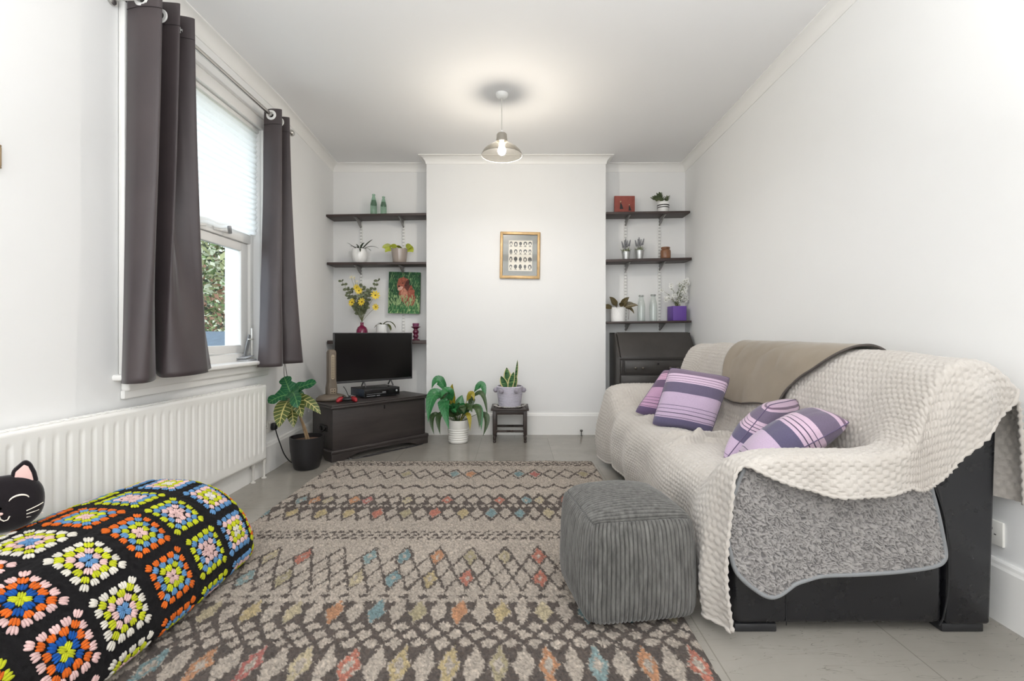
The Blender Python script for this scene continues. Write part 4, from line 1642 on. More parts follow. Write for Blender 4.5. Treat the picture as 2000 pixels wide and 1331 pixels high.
CRO = leafmat('croton_leaf_top', (28, 84, 52), (96, 140, 84), 7, .9, .10, .07, .35, .3)
CRY = leafmat('croton_leaf_low', (78, 92, 44), (196, 186, 122), 9, .9, .15, .08, .3, .35)
SPEC = [  # tip pixel, tip depth, length, width, material, droop, base height offset
    (556, 739, 3.46, .155, .120, 0, .2, .0), (613, 748, 3.38, .195, .105, 0, .45, .0), (527, 786, 3.32, .195, .115, 0, .7, -.01), (581, 792, 3.16, .125, .115, 0, 1.1, .0),
    (592, 770, 3.44, .10, .07, 0, .5, -.01), (549, 838, 3.26, .245, .125, 1, 1.6, -.04), (589, 818, 3.24, .185, .105, 1, 1.6, -.03), (623, 808, 3.36, .235, .085, 1, 1.1, -.03), (571, 836, 3.34, .20, .085, 1, 1.7, -.06), (541, 815, 3.46, .17, .08, 1, 1.3, -.05)]
for px, py, dd, L, W, mi, dr, dz in SPEC:
    e = at(px, py, dd)
    b = top + Vector((0, 0, dz))
    d = (e - b).normalized() + Vector((0, 0, dr * .42))
    m = wmb(p)
    m.leaf(b, d, (e - b).length * 1.10, W, dr, .12, 'broad' if mi else 'croton', 6, 18, up=(0, -.75, .7))
    m.build('leaf', CRY if mi else CRO, p, ang=180)

# ------------------------------------------------------------------ peace lily in a ribbed white pot
LX, LY = -.514, 4.352
p = thing('potted_plant', 'peace lily with drooping green leaves in a ribbed white pot against the chimney breast', 'potted plant', (LX, LY, 0))
prof = [(.080, .001), (.086, .004)]
for k in range(6):
    z0 = .008 + k * .0205
    prof += [(.0865 + .0016 * k, z0), (.0900 + .0016 * k, z0 + .008), (.0895 + .0016 * k, z0 + .015), (.0865 + .0016 * k, z0 + .0195)]
prof += [(.097, .135), (.099, .20), (.0995, .208)]
pot(p, shell(prof, .006), mat('white_ribbed_ceramic', (238, 236, 230), .35, coat=.2), soil_r=.092, soil_z=.185)
LG = leafmat('lily_leaf', (44, 112, 62), (84, 150, 92), 11, 1.4, .10, .05, .4, .3)
LD = leafmat('lily_leaf_dark', (50, 74, 36), (78, 98, 52), 10, 1.4, .10, .05, .35, .4)
LYW = leafmat('lily_leaf_yellow', (160, 146, 40), (120, 110, 40), 9, 1.2, .14, .05, .4, .45)
# tip px, py, depth, mid px, py (control), width, material
LIL = [(843, 760, 4.3, 862, 742, .075, 0), (884, 750, 4.33, 882, 782, .066, 2), (836, 826, 4.15, 852, 762, .105, 0), (877, 840, 4.08, 866, 778, .095, 0), (862, 776, 4.12, 878, 766, .085, 0), (848, 850, 4.22, 846, 806, .045, 1),
       (860, 850, 4.18, 858, 806, .050, 1), (946, 790, 4.3, 938, 745, .055, 0), (952, 815, 4.22, 936, 760, .040, 1), (918, 803, 4.3, 922, 778, .050, 1), (940, 842, 4.2, 932, 790, .060, 0), (943, 853, 4.28, 950, 806, .050, 1), (918, 842, 4.16, 914, 806, .038, 2),
       (903, 772, 4.42, 896, 795, .08, 0), (909, 790, 4.25, 902, 800, .085, 0), (888, 792, 4.16, 886, 800, .075, 0), (926, 784, 4.26, 918, 768, .045, 2), (936, 838, 4.12, 930, 790, .055, 1), (880, 800, 4.2, 884, 810, .07, 1), (871, 800, 4.12, 874, 790, .06, 0), (897, 786, 4.3, 893, 806, .085, 1), (914, 788, 4.32, 906, 802, .08, 0), (873, 812, 4.24, 880, 800, .07, 1), (922, 806, 4.22, 912, 796, .06, 1), (890, 806, 4.15, 888, 796, .07, 0), (906, 808, 4.17, 902, 796, .06, 1), (852, 775, 4.32, 870, 776, .07, 1)]
for i, (px, py, dd, mx_, my, W, mi) in enumerate(LIL):
    e = at(px, py, dd)
    c_ = at(mx_, my, (dd + LY) / 2)
    b = Vector((LX + (e.x - LX) * .10, LY + (e.y - LY) * .2, .18))
    path_ = bez(b, c_ + (c_ - (b + e) / 2) * .75, e, 22)
    # blade over the outer two thirds, stalk below
    k0 = 7
    ms = wmb(p)
    ms.tube(path_[:k0 + 2], .0028, 6)
    st = ms.build('leaf_stalk', LD if mi != 2 else LYW, p)
    ml = wmb(p)
    n = len(path_) - k0
    vs, uv, fs = [], [], []
    for j in range(n):
        t_ = j / (n - 1)
        q = path_[k0 + j]
        d = (path_[min(k0 + j + 1, len(path_) - 1)] - path_[max(k0 + j - 1, 0)]).normalized()
        view = Vector((-.25 * (1 if px < 895 else -1), -1, .55))
        sd = d.cross(view)
        sd = sd.normalized() if sd.length > .08 else Vector((1, 0, 0))
        nr = sd.cross(d)
        w_ = W * .60 * LEAFP['lance'](t_ * .93 + .07)
        for i2 in range(5):
            a = i2 / 2 - 1
            vs.append(q + sd * a * w_ + nr * .22 * abs(a) * w_)
            uv.append((i2 / 4, t_))
    for j in range(n - 1):
        for i2 in range(4):
            k = j * 5 + i2
            fs.append((k, k + 1, k + 6, k + 5))
    ml.add(vs, fs, 0, uv)
    ml.build('leaf_blade', (LG, LD, LYW)[mi], st, ang=180)

# ------------------------------------------------------------------ small stool
SX0, SX1, SY0, SY1, SZ = -.215, .130, 4.285, 4.60, .312
st = thing('foot_stool', 'small dark wooden stool with turned legs against the chimney breast', 'stool', ((SX0 + SX1) / 2, (SY0 + SY1) / 2, 0))
DW = mat('dark_oak', (52, 42, 38), .42, var=(5, .3), stretch=(1, 10, 10))
m = wmb(st)
m.bx(SX0, SX1, SY0, SY1, SZ - .018, SZ - .006, 0, .004)
for a in ((SX0, SX1, SY0, SY0 + .028), (SX0, SX1, SY1 - .028, SY1), (SX0, SX0 + .028, SY0, SY1), (SX1 - .028, SX1, SY0, SY1)):
    m.bx(*a, SZ - .010, SZ, 0, .004)
m.build('top', DW, st)
m = wmb(st)
i0 = .018
m.bx(SX0 + i0, SX1 - i0, SY0 + .02, SY0 + .034, SZ - .055, SZ - .018, 0, .002)
m.bx(SX0 + i0, SX1 - i0, SY1 - .034, SY1 - .02, SZ - .055, SZ - .018, 0, .002)
m.bx(SX0 + i0, SX0 + i0 + .014, SY0 + .03, SY1 - .03, SZ - .055, SZ - .018, 0, .002)
m.bx(SX1 - i0 - .014, SX1 - i0, SY0 + .03, SY1 - .03, SZ - .055, SZ - .018, 0, .002)
m.build('apron', DW, st)
lx = (SX0 + .033, SX1 - .033)
ly = (SY0 + .035, SY1 - .035)
for x in lx:
    for y in ly:
        m = wmb(st)
        m.bx(x - .016, x + .016, y - .016, y + .016, .075, SZ - .018, 0, .003)
        m.lathe([(.010, .001), (.013, .004), (.014, .014), (.010, .020), (.011, .026), (.014, .034), (.0145, .046), (.012, .058), (.010, .064), (.015, .070), (.015, .078)], 18, (x, y, 0), 0, cap0=True)
        m.build('leg', DW, st)


def spindle(y, z, a, b):
    m = wmb(st)
    L = b - a
    pr = [(.007, 0), (.011, .04), (.0115, .3), (.010, .36), (.013, .38), (.010, .41), (.013, .44), (.009, .47), (.013, .5), (.009, .53), (.013, .56), (.010, .59), (.013, .62), (.010, .64), (.0115, .7), (.011, .96), (.007, 1)]
    m.lathe([(r, t * L) for r, t in pr], 14, (0, 0, 0), 0, Matrix.Translation((a, y, z)) @ Matrix.Rotation(PI / 2, 4, 'Y'))
    m.build('stretcher', DW, st)


for y in ly:
    spindle(y, .105, lx[0] + .014, lx[1] - .014)
# twig mat on the stool
TWIG = mat('pale_dried_leaf', (206, 202, 196), .7)
tm = thing('twig_trivet', 'dark round mat with a fringe of pale strips on the stool under the basket', 'mat', (-.043, 4.44, SZ + .0005))
m = MB()
m.lathe([(.001, 0), (.122, 0), (.122, .004), (.001, .004)], 36)
m.build('mat_disc', mat('dark_mat', (66, 58, 54), .8), tm)
rr = random.Random(3)
m = MB()
for k in range(40):
    a = rr.uniform(0, 2 * PI)
    r0 = rr.uniform(.114, .126)
    q = Vector((math.cos(a) * r0, math.sin(a) * r0, .006))
    dd_ = Vector((math.cos(a + rr.gauss(0, .45)), math.sin(a + rr.gauss(0, .45)), rr.uniform(-.02, .35)))
    m.tube([q, q + dd_ * .012 + Vector((0, 0, .004)), q + dd_ * rr.uniform(.015, .032) + q.normalized() * .006], [.0028, .0034, .0015], 5)
for k in range(26):
    a = 2 * PI * k / 26
    m.tube([(math.cos(a) * .119, math.sin(a) * .119, .0065), (math.cos(a + .27) * .121, math.sin(a + .27) * .121, .009)], .0022, 5)
o = m.build('fringe', TWIG, tm)
o['kind'] = 'stuff'

# ------------------------------------------------------------------ snake plant in a rope basket
BX, BY, BZ = -.045, 4.44, SZ + .0055
p = thing('potted_plant', 'snake plant with yellow-edged leaves in a lilac rope basket on the stool', 'potted plant', (BX, BY, BZ))
prof = [(.098, 0)]
for k in range(15):
    z0 = .001 + k * .0122
    r0 = .101 + .0015 * k
    prof += [(r0 - .0015, z0), (r0 + .0022, z0 + .003), (r0 + .0032, z0 + .006), (r0 + .0022, z0 + .0095)]
prof += [(.118, .186)]
pot(p, shell(prof, .007), mat('lilac_rope', (198, 194, 206), .85, var=(160, .15), bump=(320, .5, .003)), soil_r=.110, soil_z=.150, name='rope_basket')
POM = mat('lilac_pompom', (168, 162, 174), .95, var=(300, .3), bump=(260, 1., .006), sheen=.4)
for a in (-172, -125, -62, -10, 40, 88, 135):
    c_ = Vector((math.cos(R(a)) * .132, math.sin(R(a)) * .132, .150))
    m = MB()
    n1, n2 = 24, 16
    th, ph = np.meshgrid(np.linspace(0, 2 * PI, n1, endpoint=False), np.linspace(.02, PI - .02, n2), indexing='ij')
    rad = .0225 * (1 + .09 * vnoise(th * 6, ph * 7, int(a) + 300))
    m.grid(np.stack([c_.x + rad * np.sin(ph) * np.cos(th), c_.y + rad * np.sin(ph) * np.sin(th), c_.z + rad * np.cos(ph)], -1), cu=True)
    m.build('pompom', POM, p, ang=180)
SNK = NT('snake_plant_leaf')
uv = SNK.n('ShaderNodeSeparateXYZ')
SNK.l(SNK.coord('UV'), uv.inputs[0])
a_ = SNK.math('MULTIPLY', SNK.math('ABSOLUTE', SNK.math('SUBTRACT', uv.outputs[0], .5)), 2.)
bn = SNK.noise(1, 3, .6, SNK.stretch(12, 12, 110))
c1 = SNK.ramp(bn, [(.40, (28, 66, 42)), (.50, (52, 104, 62)), (.60, (120, 152, 96))])
SNK.l(SNK.mix(SNK.math('GREATER_THAN', a_, .70), c1, lin4((214, 206, 148))), SNK.b.inputs['Base Color'])
SNK.b.inputs['Roughness'].default_value = .4
for tx, ty, dd, bx_, W, tw in ((1011, 703, 4.45, 1003, .046, .9), (989.5, 718, 4.47, 992, .078, .15), (978, 735, 4.38, 991, .072, -.1), (1004, 727, 4.36, 995, .064, -.35), (1008, 733, 4.42, 1004, .046, .7), (984, 748, 4.52, 988, .05, .3)):
    e = at(tx, ty, dd)
    b = at(bx_, 762, BY - .01)
    b.z = BZ + .152
    b.y = BY + (dd - 4.42) * .8
    d = (e - b)
    m = wmb(p)
    sd = Matrix.Rotation(tw, 3, 'Z') @ Vector((0, -1, 0))
    m.leaf(b, d, d.length, W, -.1, .35, 'snake', 6, 12, up=sd)
    m.build('leaf', SNK.m, p, ang=180)

# ------------------------------------------------------------------ bureau
UX0, UX1, UYF, UYB = .972, 1.708, 4.45, 4.876
bu = thing('bureau', 'black painted bureau with sloping front in the alcove behind the sofa', 'bureau', ((UX0 + UX1) / 2, (UYF + UYB) / 2, 0))
BUR = NT('black_painted_bureau')
f = BUR.noise(3.5, 5, .6)
BUR.l(BUR.ramp(f, [(.3, (50, 47, 45)), (.75, (68, 64, 61))]), BUR.b.inputs['Base Color'])
BUR.b.inputs['Roughness'].default_value = .42
BUR.l(BUR.bump(BUR.noise(30, 5, .6), .08, .003), BUR.b.inputs['Normal'])
BUR = BUR.m
m = wmb(bu)
side = [(UYF, .04), (UYF, .768), (4.64, .998), (UYB, .998), (UYB, .04)]
m.prism(side, UX0, UX0 + .02, 'x', 0, .003)
m.prism(side, UX1 - .02, UX1, 'x', 0, .003)
m.bx(UX0, UX1, 4.632, UYB, .985, 1.0, 0, .003)
m.bx(UX0 + .015, UX1 - .015, UYB - .015, UYB - .002, .05, .99)
m.bx(UX0 + .01, UX1 - .01, UYF + .012, UYB - .01, .05, .752)
m.bx(UX0 + .002, UX1 - .002, UYF - .003, UYF + .05, .752, .766, 0, .002)
m.build('carcass', BUR, bu)
m = wmb(bu)
m.prism([(UYF - .006, .766), (UYF - .004, .778), (4.628, 1.004), (4.650, 1.002), (UYF + .02, .766)], UX0 + .022, UX1 - .022, 'x', 0, .002)
fl = m.build('fall_front', BUR, bu)
BRASS = mat('dull_metal_knob', (112, 106, 98), .35, .8)
m = wmb(bu)
m.box((1.318, 4.613, .972), (.008, .004, .014), 0, Matrix.Rotation(R(40), 4, 'X'))
m.build('keyhole', IRON, fl)
for zt_, zb_ in ((.738, .612), (.598, .45), (.436, .27), (.256, .08)):
    x0, x1 = (1.030, 1.662) if zt_ > .7 else (UX0 + .022, UX1 - .022)
    m = wmb(bu)
    m.bx(x0, x1, UYF - .004, UYF + .02, zb_, zt_, 0, .003)
    m.bx(x0 + .010, x1 - .010, UYF - .007, UYF, zb_ + .010, zt_ - .010, 0, .003)
    dr_ = m.build('drawer', BUR, bu)
    zc = (zt_ + zb_) / 2 - .006
    for x in (1.125, 1.195, 1.448, 1.518):
        m = wmb(bu)
        m.lathe([(.008, 0), (.005, .006), (.005, .012), (.011, .018), (.012, .024), (.008, .029), (.001, .030)], 14, (0, 0, 0), 0, Matrix.Translation((x, UYF - .006, zc)) @ Matrix.Rotation(PI / 2, 4, 'X'))
        m.build('knob', BRASS, dr_)
    m = wmb(bu)
    m.lathe([(.001, .003), (.009, .003), (.010, 0)], 14, (0, 0, 0), 0, Matrix.Translation((1.342, UYF - .006, zt_ - .03)) @ Matrix.Rotation(PI / 2, 4, 'X'))
    m.build('keyhole', IRON, dr_)
for x in (UX0 + .031, UX1 - .031):
    m = wmb(bu)
    m.bx(x - .011, x + .011, UYF - .004, UYF + .02, .612, .738, 0, .003)
    m.build('loper', BUR, bu)
m = wmb(bu)
m.bx(UX0 - .006, UX1 + .006, UYF - .012, UYB, .0, .06, 0, .006)
m.build('plinth', BUR, bu)

# ------------------------------------------------------------------ sockets, cables, door stop
SOCK = mat('white_socket_plastic', (232, 230, 224), .35)


def socket(name, label, wallx, y, z, s):
    so = thing(name, label, 'socket', (wallx, y, z))
    m = MB()
    m.bx(0, s * .009, -.073, .073, -.043, .043, 0, .003)
    so_ = m.build('face_plate', SOCK, so)
    for dy in (-.036, .036):
        m = MB()
        for a, b, w_, h_ in ((0, .012, .004, .008), (-.011, -.006, .007, .004), (.011, -.006, .007, .004)):
            m.box((s * .0093, dy + a, b), (.001, w_, h_))
        m.build('pin_hole', SLOT, so_, smooth=False)
        m = MB()
        m.box((s * .010, dy * .45, .024), (.004, .012, .018), 0, None, .0015)
        m.build('switch', SOCK, so_)
    return so


socket('wall_socket', 'white double socket low on the window wall behind the croton', xl(3.42) + .001, 3.42, .322, 1)
socket('wall_socket', 'white double socket above the skirting behind the near end of the sofa', xr(1.71) - .001, 1.712, .30, -1)
pl_ = thing('mains_plug', 'black plug in the window-wall socket with its cable hanging to the floor', 'plug', (-1.755, 3.46, .322))
m = wmb(pl_)
m.box((-1.748, 3.462, .318), (.034, .046, .052), 0, None, .010, 3)
m.build('plug_body', BPL, pl_)
m = wmb(pl_)
pts = [(-1.742, 3.47, .295), (-1.738, 3.485, .25), (-1.728, 3.51, .18), (-1.715, 3.55, .09), (-1.69, 3.60, .02), (-1.66, 3.64, .006), (-1.60, 3.68, .006)]
m.tube([Vector(q) for q in catmull(pts, np.linspace(0, 6, 40))], .0042, 7)
m.build('cable', BPL, pl_)
cc = thing('hanging_cord', 'pair of thin grey cords dangling below the far curtain', 'cord', (-1.70, 3.46, .6))
for k, e in enumerate(((-1.735, 3.62, .60), (-1.70, 3.60, .57))):
    m = wmb(cc)
    m.tube(bez((-1.66, 3.44, .80), (-1.69 + .02 * k, 3.47 + .02 * k, .68), e, 10), .0022, 6)
    m.build('strand', mat('grey_cord', (96, 94, 92), .6) if 'grey_cord' not in bpy.data.materials else bpy.data.materials['grey_cord'], cc)
ds = thing('door_stop', 'little grey metal stub on the floor by the chimney breast skirting', 'door stop', (.645, 4.60, 0))
m = wmb(ds)
m.lathe([(.001, .001), (.010, .001), (.010, .006), (.0055, .012), (.005, .040), (.011, .044), (.014, .052), (.011, .060), (.001, .062)], 16, (.645, 4.60, 0))
m.build('stub', mat('dull_steel', (96, 94, 92), .4, .7), ds)
# small folding stand on the window sill
fs_ = thing('folding_stand', 'small grey folding stand on the window sill beside the far curtain', 'stand', (-1.785, 3.19, .8125))
m = wmb(fs_)
m.box((-1.785, 3.175, .818), (.075, .11, .010), 0, None, .003)
m.box((-1.79, 3.165, .838), (.065, .10, .004), 0, Matrix.Rotation(R(8), 4, 'X'), .001)
m.build('base', mat('pale_grey_plastic', (186, 188, 192), .25), fs_)
m = wmb(fs_)
m.box((-1.80, 3.205, .905), (.008, .030, .17), 0, Matrix.Rotation(R(-22), 4, 'X'), .003)
m.build('prop', mat('mid_grey_plastic', (138, 140, 142), .35), fs_)
m = wmb(fs_)
m.box((-1.785, 3.236, .925), (.010, .008, .21), 0, None, .002)
m.box((-1.785, 3.225, .955), (.012, .06, .008), 0, None, .002)
m.build('upright', SOCK, fs_)

# ------------------------------------------------------------------ rug
RUGL, RUGR, RUGF, RUGN = -1.37, .60, 3.672, .80
rw, rl = RUGR - RUGL, RUGF - RUGN
st_ = .0046
nx, nv = int(rw / st_), int(rl / st_)
x, v_ = np.meshgrid(np.linspace(0, rw, nx), np.linspace(0, rl, nv), indexing='ij')
rg = np.random.default_rng(5)
jx = x + .0055 * vnoise(x * 90, v_ * 90, 1) + .004 * vnoise(x * 28, v_ * 28, 2) + rg.normal(0, .0016, x.shape)
jv = v_ + .0060 * vnoise(x * 90, v_ * 90, 3) + .005 * vnoise(x * 28, v_ * 28, 4) + rg.normal(0, .0020, x.shape)
LIGHT, DARK = np.array(lin((178, 166, 153))), np.array(lin((84, 73, 66)))
PAL = [np.array(lin(c)) for c in ((176, 86, 78), (104, 142, 148), (190, 130, 84), (184, 164, 116), (166, 154, 118), (184, 100, 76), (120, 150, 152), (184, 170, 136))]


def tri(a, p):
    return np.abs(np.mod(a / p, 1.) * 2 - 1)


col = np.ones(x.shape + (3,)) * LIGHT


def put(mask, c):
    col[mask] = c


def hcol(i, seed):
    n = (np.asarray(i, np.int64) * 374761393 + seed * 668265263 + 97) & 0x7fffffff
    n = ((n ^ (n >> 13)) * 1274126177) & 0x7fffffff
    return (n ^ (n >> 16)) % 8


PA = np.array(PAL) * .80 + LIGHT * .16


def row(vc, hh, p, off, thr, mode, seed, fill=None, core=0.):
    """one row of diamonds"""
    k = np.floor(jx / p + off)
    dx = np.abs((jx / p + off - k) - .5) * 2
    a = dx + np.abs(jv - vc) / hh
    ins = a < thr
    if fill is not None:
        put(ins, fill)
    c = PA[hcol(k, seed)]
    if mode == 'even':
        sel = (np.mod(k, 2) == 0)
    elif mode == 'some':
        sel = hcol(k + 3, seed + 5) < 3
    elif mode == 'none':
        return
    else:
        sel = np.ones_like(ins)
    mm = ins & sel & (a > core * thr) & (a < thr * .92)
    col[mm] = c[mm]


# far border and fine zigzags
put((jv > .010) & (jv < .022), DARK)
for vc in (.060, .095, .130):
    put(np.abs(jv - vc - .013 * (tri(jx + vc, .05) * 2 - 1)) < .0085, DARK)
# diamond chain
p = .112
a = np.abs(np.mod(jx / p, 1) - .5) * 2 + np.abs(jv - .345) / .105
ch_ = (np.abs(jv - .345) < .118)
d1 = np.abs(np.abs(jv - .345) - .105 * (1 - np.abs(np.mod(jx / p, 1) - .5) * 2))
put(ch_ & (d1 < .0145), DARK)
row(.345, .105, p, 0, .72, 'some', 3, None, 0)
# zigzag
put(np.abs(jv - .62 - .035 * (tri(jx, .112) * 2 - 1)) < .0165, DARK)
# diamond lattice
band = (jv > .745) & (jv < 1.20)
lat = band & ((jv < 1.09) | (tri(jx, .078) * .09 > (jv - 1.09)))
lat &= (jv > .83) | (tri(jx + .039, .078) * .085 > (.83 - jv))
put(lat, DARK)
row(.775, .075, .078, .5, .70, 'none', 0, LIGHT)
row(.865, .080, .078, 0, .90, 'some', 9, LIGHT, .35)
row(.955, .036, .039, 0, .80, 'none', 0, LIGHT)
row(1.065, .088, .078, .5, .90, 'even', 17, LIGHT)
# broken checker lines
for i, vc in enumerate((1.315, 1.350, 1.385)):
    put((np.abs(jv - vc - .008 * (tri(jx + .02 * i, .045) * 2 - 1)) < .0105) & (tri(jx + .0225 * i, .045) < .62), DARK)
# large diamonds, each split in four small ones
q = .148
t_ = np.abs(np.mod(jx / q + .5, 1) - .5) * 2
lw_ = .0135
zone = (jv > 1.46) & (jv < 1.90)
for vv, lim in ((1.478 + .185 * t_, 1), (1.848 - .185 * t_, 1), (1.663 - .185 * t_, .5), (1.663 + .185 * t_, 1)):
    put(zone & (np.abs(jv - vv) < lw_) & (t_ <= lim + .04), DARK)
k = np.floor(jx / q + .5)
dx = np.abs((jx / q + .5 - k) - .5) * 2
for vc, sd in ((1.571, 23), (1.755, 31)):
    a = dx * 2 + np.abs(jv - vc) / .0925
    c = PA[hcol(k, sd)]
    mm = (a < .80) & (a > .26) & (hcol(k + 2, sd) != 1)
    col[mm] = c[mm]
# dark ground with rows of small diamonds
t2 = np.abs(np.mod(jx / (q / 2) + .5, 1) - .5) * 2
put((jv > 1.885 + .085 * (1 - t2)), DARK)
put((jv > 1.86) & (np.abs(jv - 1.885 - .02 * t2) < .012), DARK)
row(1.985, .090, q / 2, .5, .88, 'even', 41, LIGHT)
row(1.900, .050, q / 2, 0, .7, 'none', 0, LIGHT)
row(2.072, .036, q / 2, 0, .74, 'none', 0, LIGHT)
row(2.114, .036, q / 2, .5, .74, 'none', 0, LIGHT)
row(2.156, .036, q / 2, .0, .74, 'none', 0, LIGHT)
row(2.258, .108, q / 2, .5, .90, 'even', 53, LIGHT, .45)
row(2.365, .050, q / 2, .0, .72, 'none', 0, LIGHT)
row(2.420, .050, q / 2, .5, .72, 'none', 0, LIGHT)
row(2.530, .108, q / 2, .0, .90, 'even', 61, LIGHT)
row(2.640, .05, q / 2, .5, .72, 'none', 0, LIGHT)
row(2.750, .100, q / 2, .0, .88, 'some', 67, LIGHT, .4)
# yarn-to-yarn variation
tuft = rg.normal(1, .19, x.shape) * (1 + .22 * vnoise(x * 150, v_ * 110, 8)) * (1 + .06 * vnoise(x * 5, v_ * 5, 12))
col = np.clip(col * np.clip(tuft, .45, 1.6)[..., None], 0, 1)
dk = rg.random(x.shape) < .05
col[dk] *= .62
ed = np.minimum(np.minimum(x, rw - x), np.minimum(v_, rl - v_))
h = .011 + .0042 * vnoise(x * 120, v_ * 120, 15) + rg.normal(0, .0016, x.shape) + .002 * vnoise(x * 14, v_ * 14, 16)
h = np.where(ed < st_ * .9, .001, h * sst(0, .012, ed))
sk = -.018 * (v_ / rl)
wob = .006 * vnoise(v_ * 6, v_ * 0 + 2, 19) * sst(.25, 0, np.minimum(x, rw - x))
P = np.stack([RUGL + x + sk * .6 + wob, RUGF - v_, h], -1)
rugm = cmat('rug_pile', .95, sheen=.15, nscale=520, namt=.22, bump=(420, .9, .006), spec=.1)
m = MB()
m.grid(P, col=col)
rug = m.build('area_rug', rugm, usecol=True, ang=180)
tag(rug, 'large beige shaggy rug with dark zigzags and coloured diamonds on the floor', 'rug')

# ------------------------------------------------------------------ sofa
LEA = NT('black_leather')
f = LEA.noise(4, 5, .6)
LEA.l(LEA.ramp(f, [(.3, (22, 22, 25)), (.7, (29, 29, 32))]), LEA.b.inputs['Base Color'])
LEA.l(LEA.ramp(LEA.noise(9, 5, .6), [(.3, (125, 125, 125)), (.7, (165, 165, 165))]), LEA.b.inputs['Roughness'])
b1 = LEA.bump(LEA.noise(380, 3, .6), .12, .002)
LEA.l(LEA.bump(LEA.noise(3, 2, .4), .10, .02, b1), LEA.b.inputs['Normal'])
LEA = LEA.m
YN, YF = 1.578, 3.635
sofa = thing('sofa', 'black leather three-seat sofa against the sofa-side wall, mostly hidden under throws', 'sofa', (1.14, 2.6, 0))
m = wmb(sofa)
m.bx(.735, 1.56, 1.64, 3.52, .03, .27, 0, .02, 3)
m.build('base', LEA, sofa)
for i in range(3):
    a = 1.775 + i * .553
    m = wmb(sofa)
    m.bx(.72, 1.27, a, a + .545, .265, .385, 0, .045, 4)
    m.build('seat_cushion', LEA, sofa)
    m = wmb(sofa)
    bp = [(1.345, .40), (1.355, .60), (1.385, .75), (1.415, .845), (1.455, .885), (1.505, .86), (1.53, .77), (1.53, .41)]
    m.prism(bp, a + .002 - (.17 if i == 0 else 0), a + .543 + (.17 if i == 2 else 0), 'y', 0, .03, 4)
    m.build('back_cushion', LEA, sofa)
m = wmb(sofa)
m.bx(1.535, 1.578, 1.62, 3.60, .03, .76, 0, .015, 3)
m.build('back_panel', LEA, sofa)
armp = [(.728, .028), (.712, .30), (.722, .44), (.745, .53), (.80, .568), (1.24, .578), (1.34, .545), (1.385, .48), (1.425, .28), (1.425, .028)]
post = [(1.432, .028), (1.437, .28), (1.402, .46), (1.375, .53), (1.40, .585), (1.46, .66), (1.54, .745), (1.585, .775), (1.604, .755), (1.592, .4), (1.580, .028)]
for y0, y1 in ((YN, 1.655), (3.50, YF)):
    m = wmb(sofa)
    m.prism(armp, y0, y1, 'y', 0, .026, 4)
    m.build('arm', LEA, sofa)
    m = wmb(sofa)
    m.prism(post, y0, y1 + (.06 if y0 < 2 else 0), 'y', 0, .014, 4)
    m.build('back_post', LEA, sofa)
m = wmb(sofa)
m.tube([(1.345, YN + .035, .560), (1.39, YN + .026, .540), (1.425, YN + .026, .50)], [.030, .036, .030], 14)
m.ell((1.428, YN + .026, .497), (.029, .029, .029))
m.build('arm_pad', LEA, sofa, ang=180)
m = wmb(sofa)
m.tube([Vector((a, YN - .0015, b)) for a, b in catmull([(1.385, .50), (1.42, .40), (1.434, .28), (1.436, .16), (1.42, .06), (1.405, .03)], np.linspace(0, 5, 30))], .003, 6)
m.build('seam', mat('black_seam', (22, 22, 24), .5), sofa)
m = wmb(sofa)
m.tube([(.90, YN - .001, .03), (.90, YN - .001, .30)], .0015, 5)
m.build('seam', bpy.data.materials['black_seam'], sofa)
for xx in (.735, 1.425):
    for yy in (YN + .01, YF - .14):
        m = wmb(sofa)
        m.bx(xx, xx + .14, yy, yy + .13, .0005, .028, 0, .004)
        m.build('foot', BPL, sofa)

# ------------------------------------------------------------------ cushions
STR = [(0, (128, 104, 132)), (.115, (216, 184, 212)), (.155, (122, 92, 124)), (.165, (216, 184, 212)), (.20, (122, 92, 124)), (.21, (216, 184, 212)), (.245, (122, 92, 124)), (.252, (214, 182, 212)), (.275, (104, 92, 124)), (.455, (196, 168, 202)), (.665, (88, 76, 104)), (.673, (196, 168, 202)), (.725, (88, 76, 104)), (.733, (196, 168, 202)), (.785, (88, 76, 104)), (.793, (196, 168, 202)), (.845, (88, 76, 104)), (.853, (192, 164, 198)), (.875, (98, 90, 128)), (.995, (98, 90, 128))]
def _ds(l, k=.74):
    out = []
    for p_, c_ in l:
        g_ = sum(c_) / 3
        out.append((p_, tuple((g_ + (v - g_) * k) * .95 for v in c_)))
    return out


STR = _ds(STR)
S_A = stripes('purple_stripe_cloth', STR)
S_B = stripes('mauve_stripe_cloth', STR, (1.02, .80, .88))
S_C = stripes('purple_stripe_cloth_wide', _ds([(0, (196, 160, 188)), (.02, (120, 92, 118)), (.05, (206, 170, 196)), (.085, (112, 96, 124)), (.27, (212, 176, 202)), (.325, (84, 72, 98)), (.334, (212, 176, 202)), (.375, (84, 72, 98)), (.384, (212, 176, 202)), (.425, (84, 72, 98)), (.434, (206, 172, 200)), (.47, (92, 84, 120)), (.66, (200, 170, 204)), (.90, (88, 76, 104)), (.91, (200, 170, 204)), (.95, (88, 76, 104)), (.96, (200, 170, 204))]))


CUSH = []


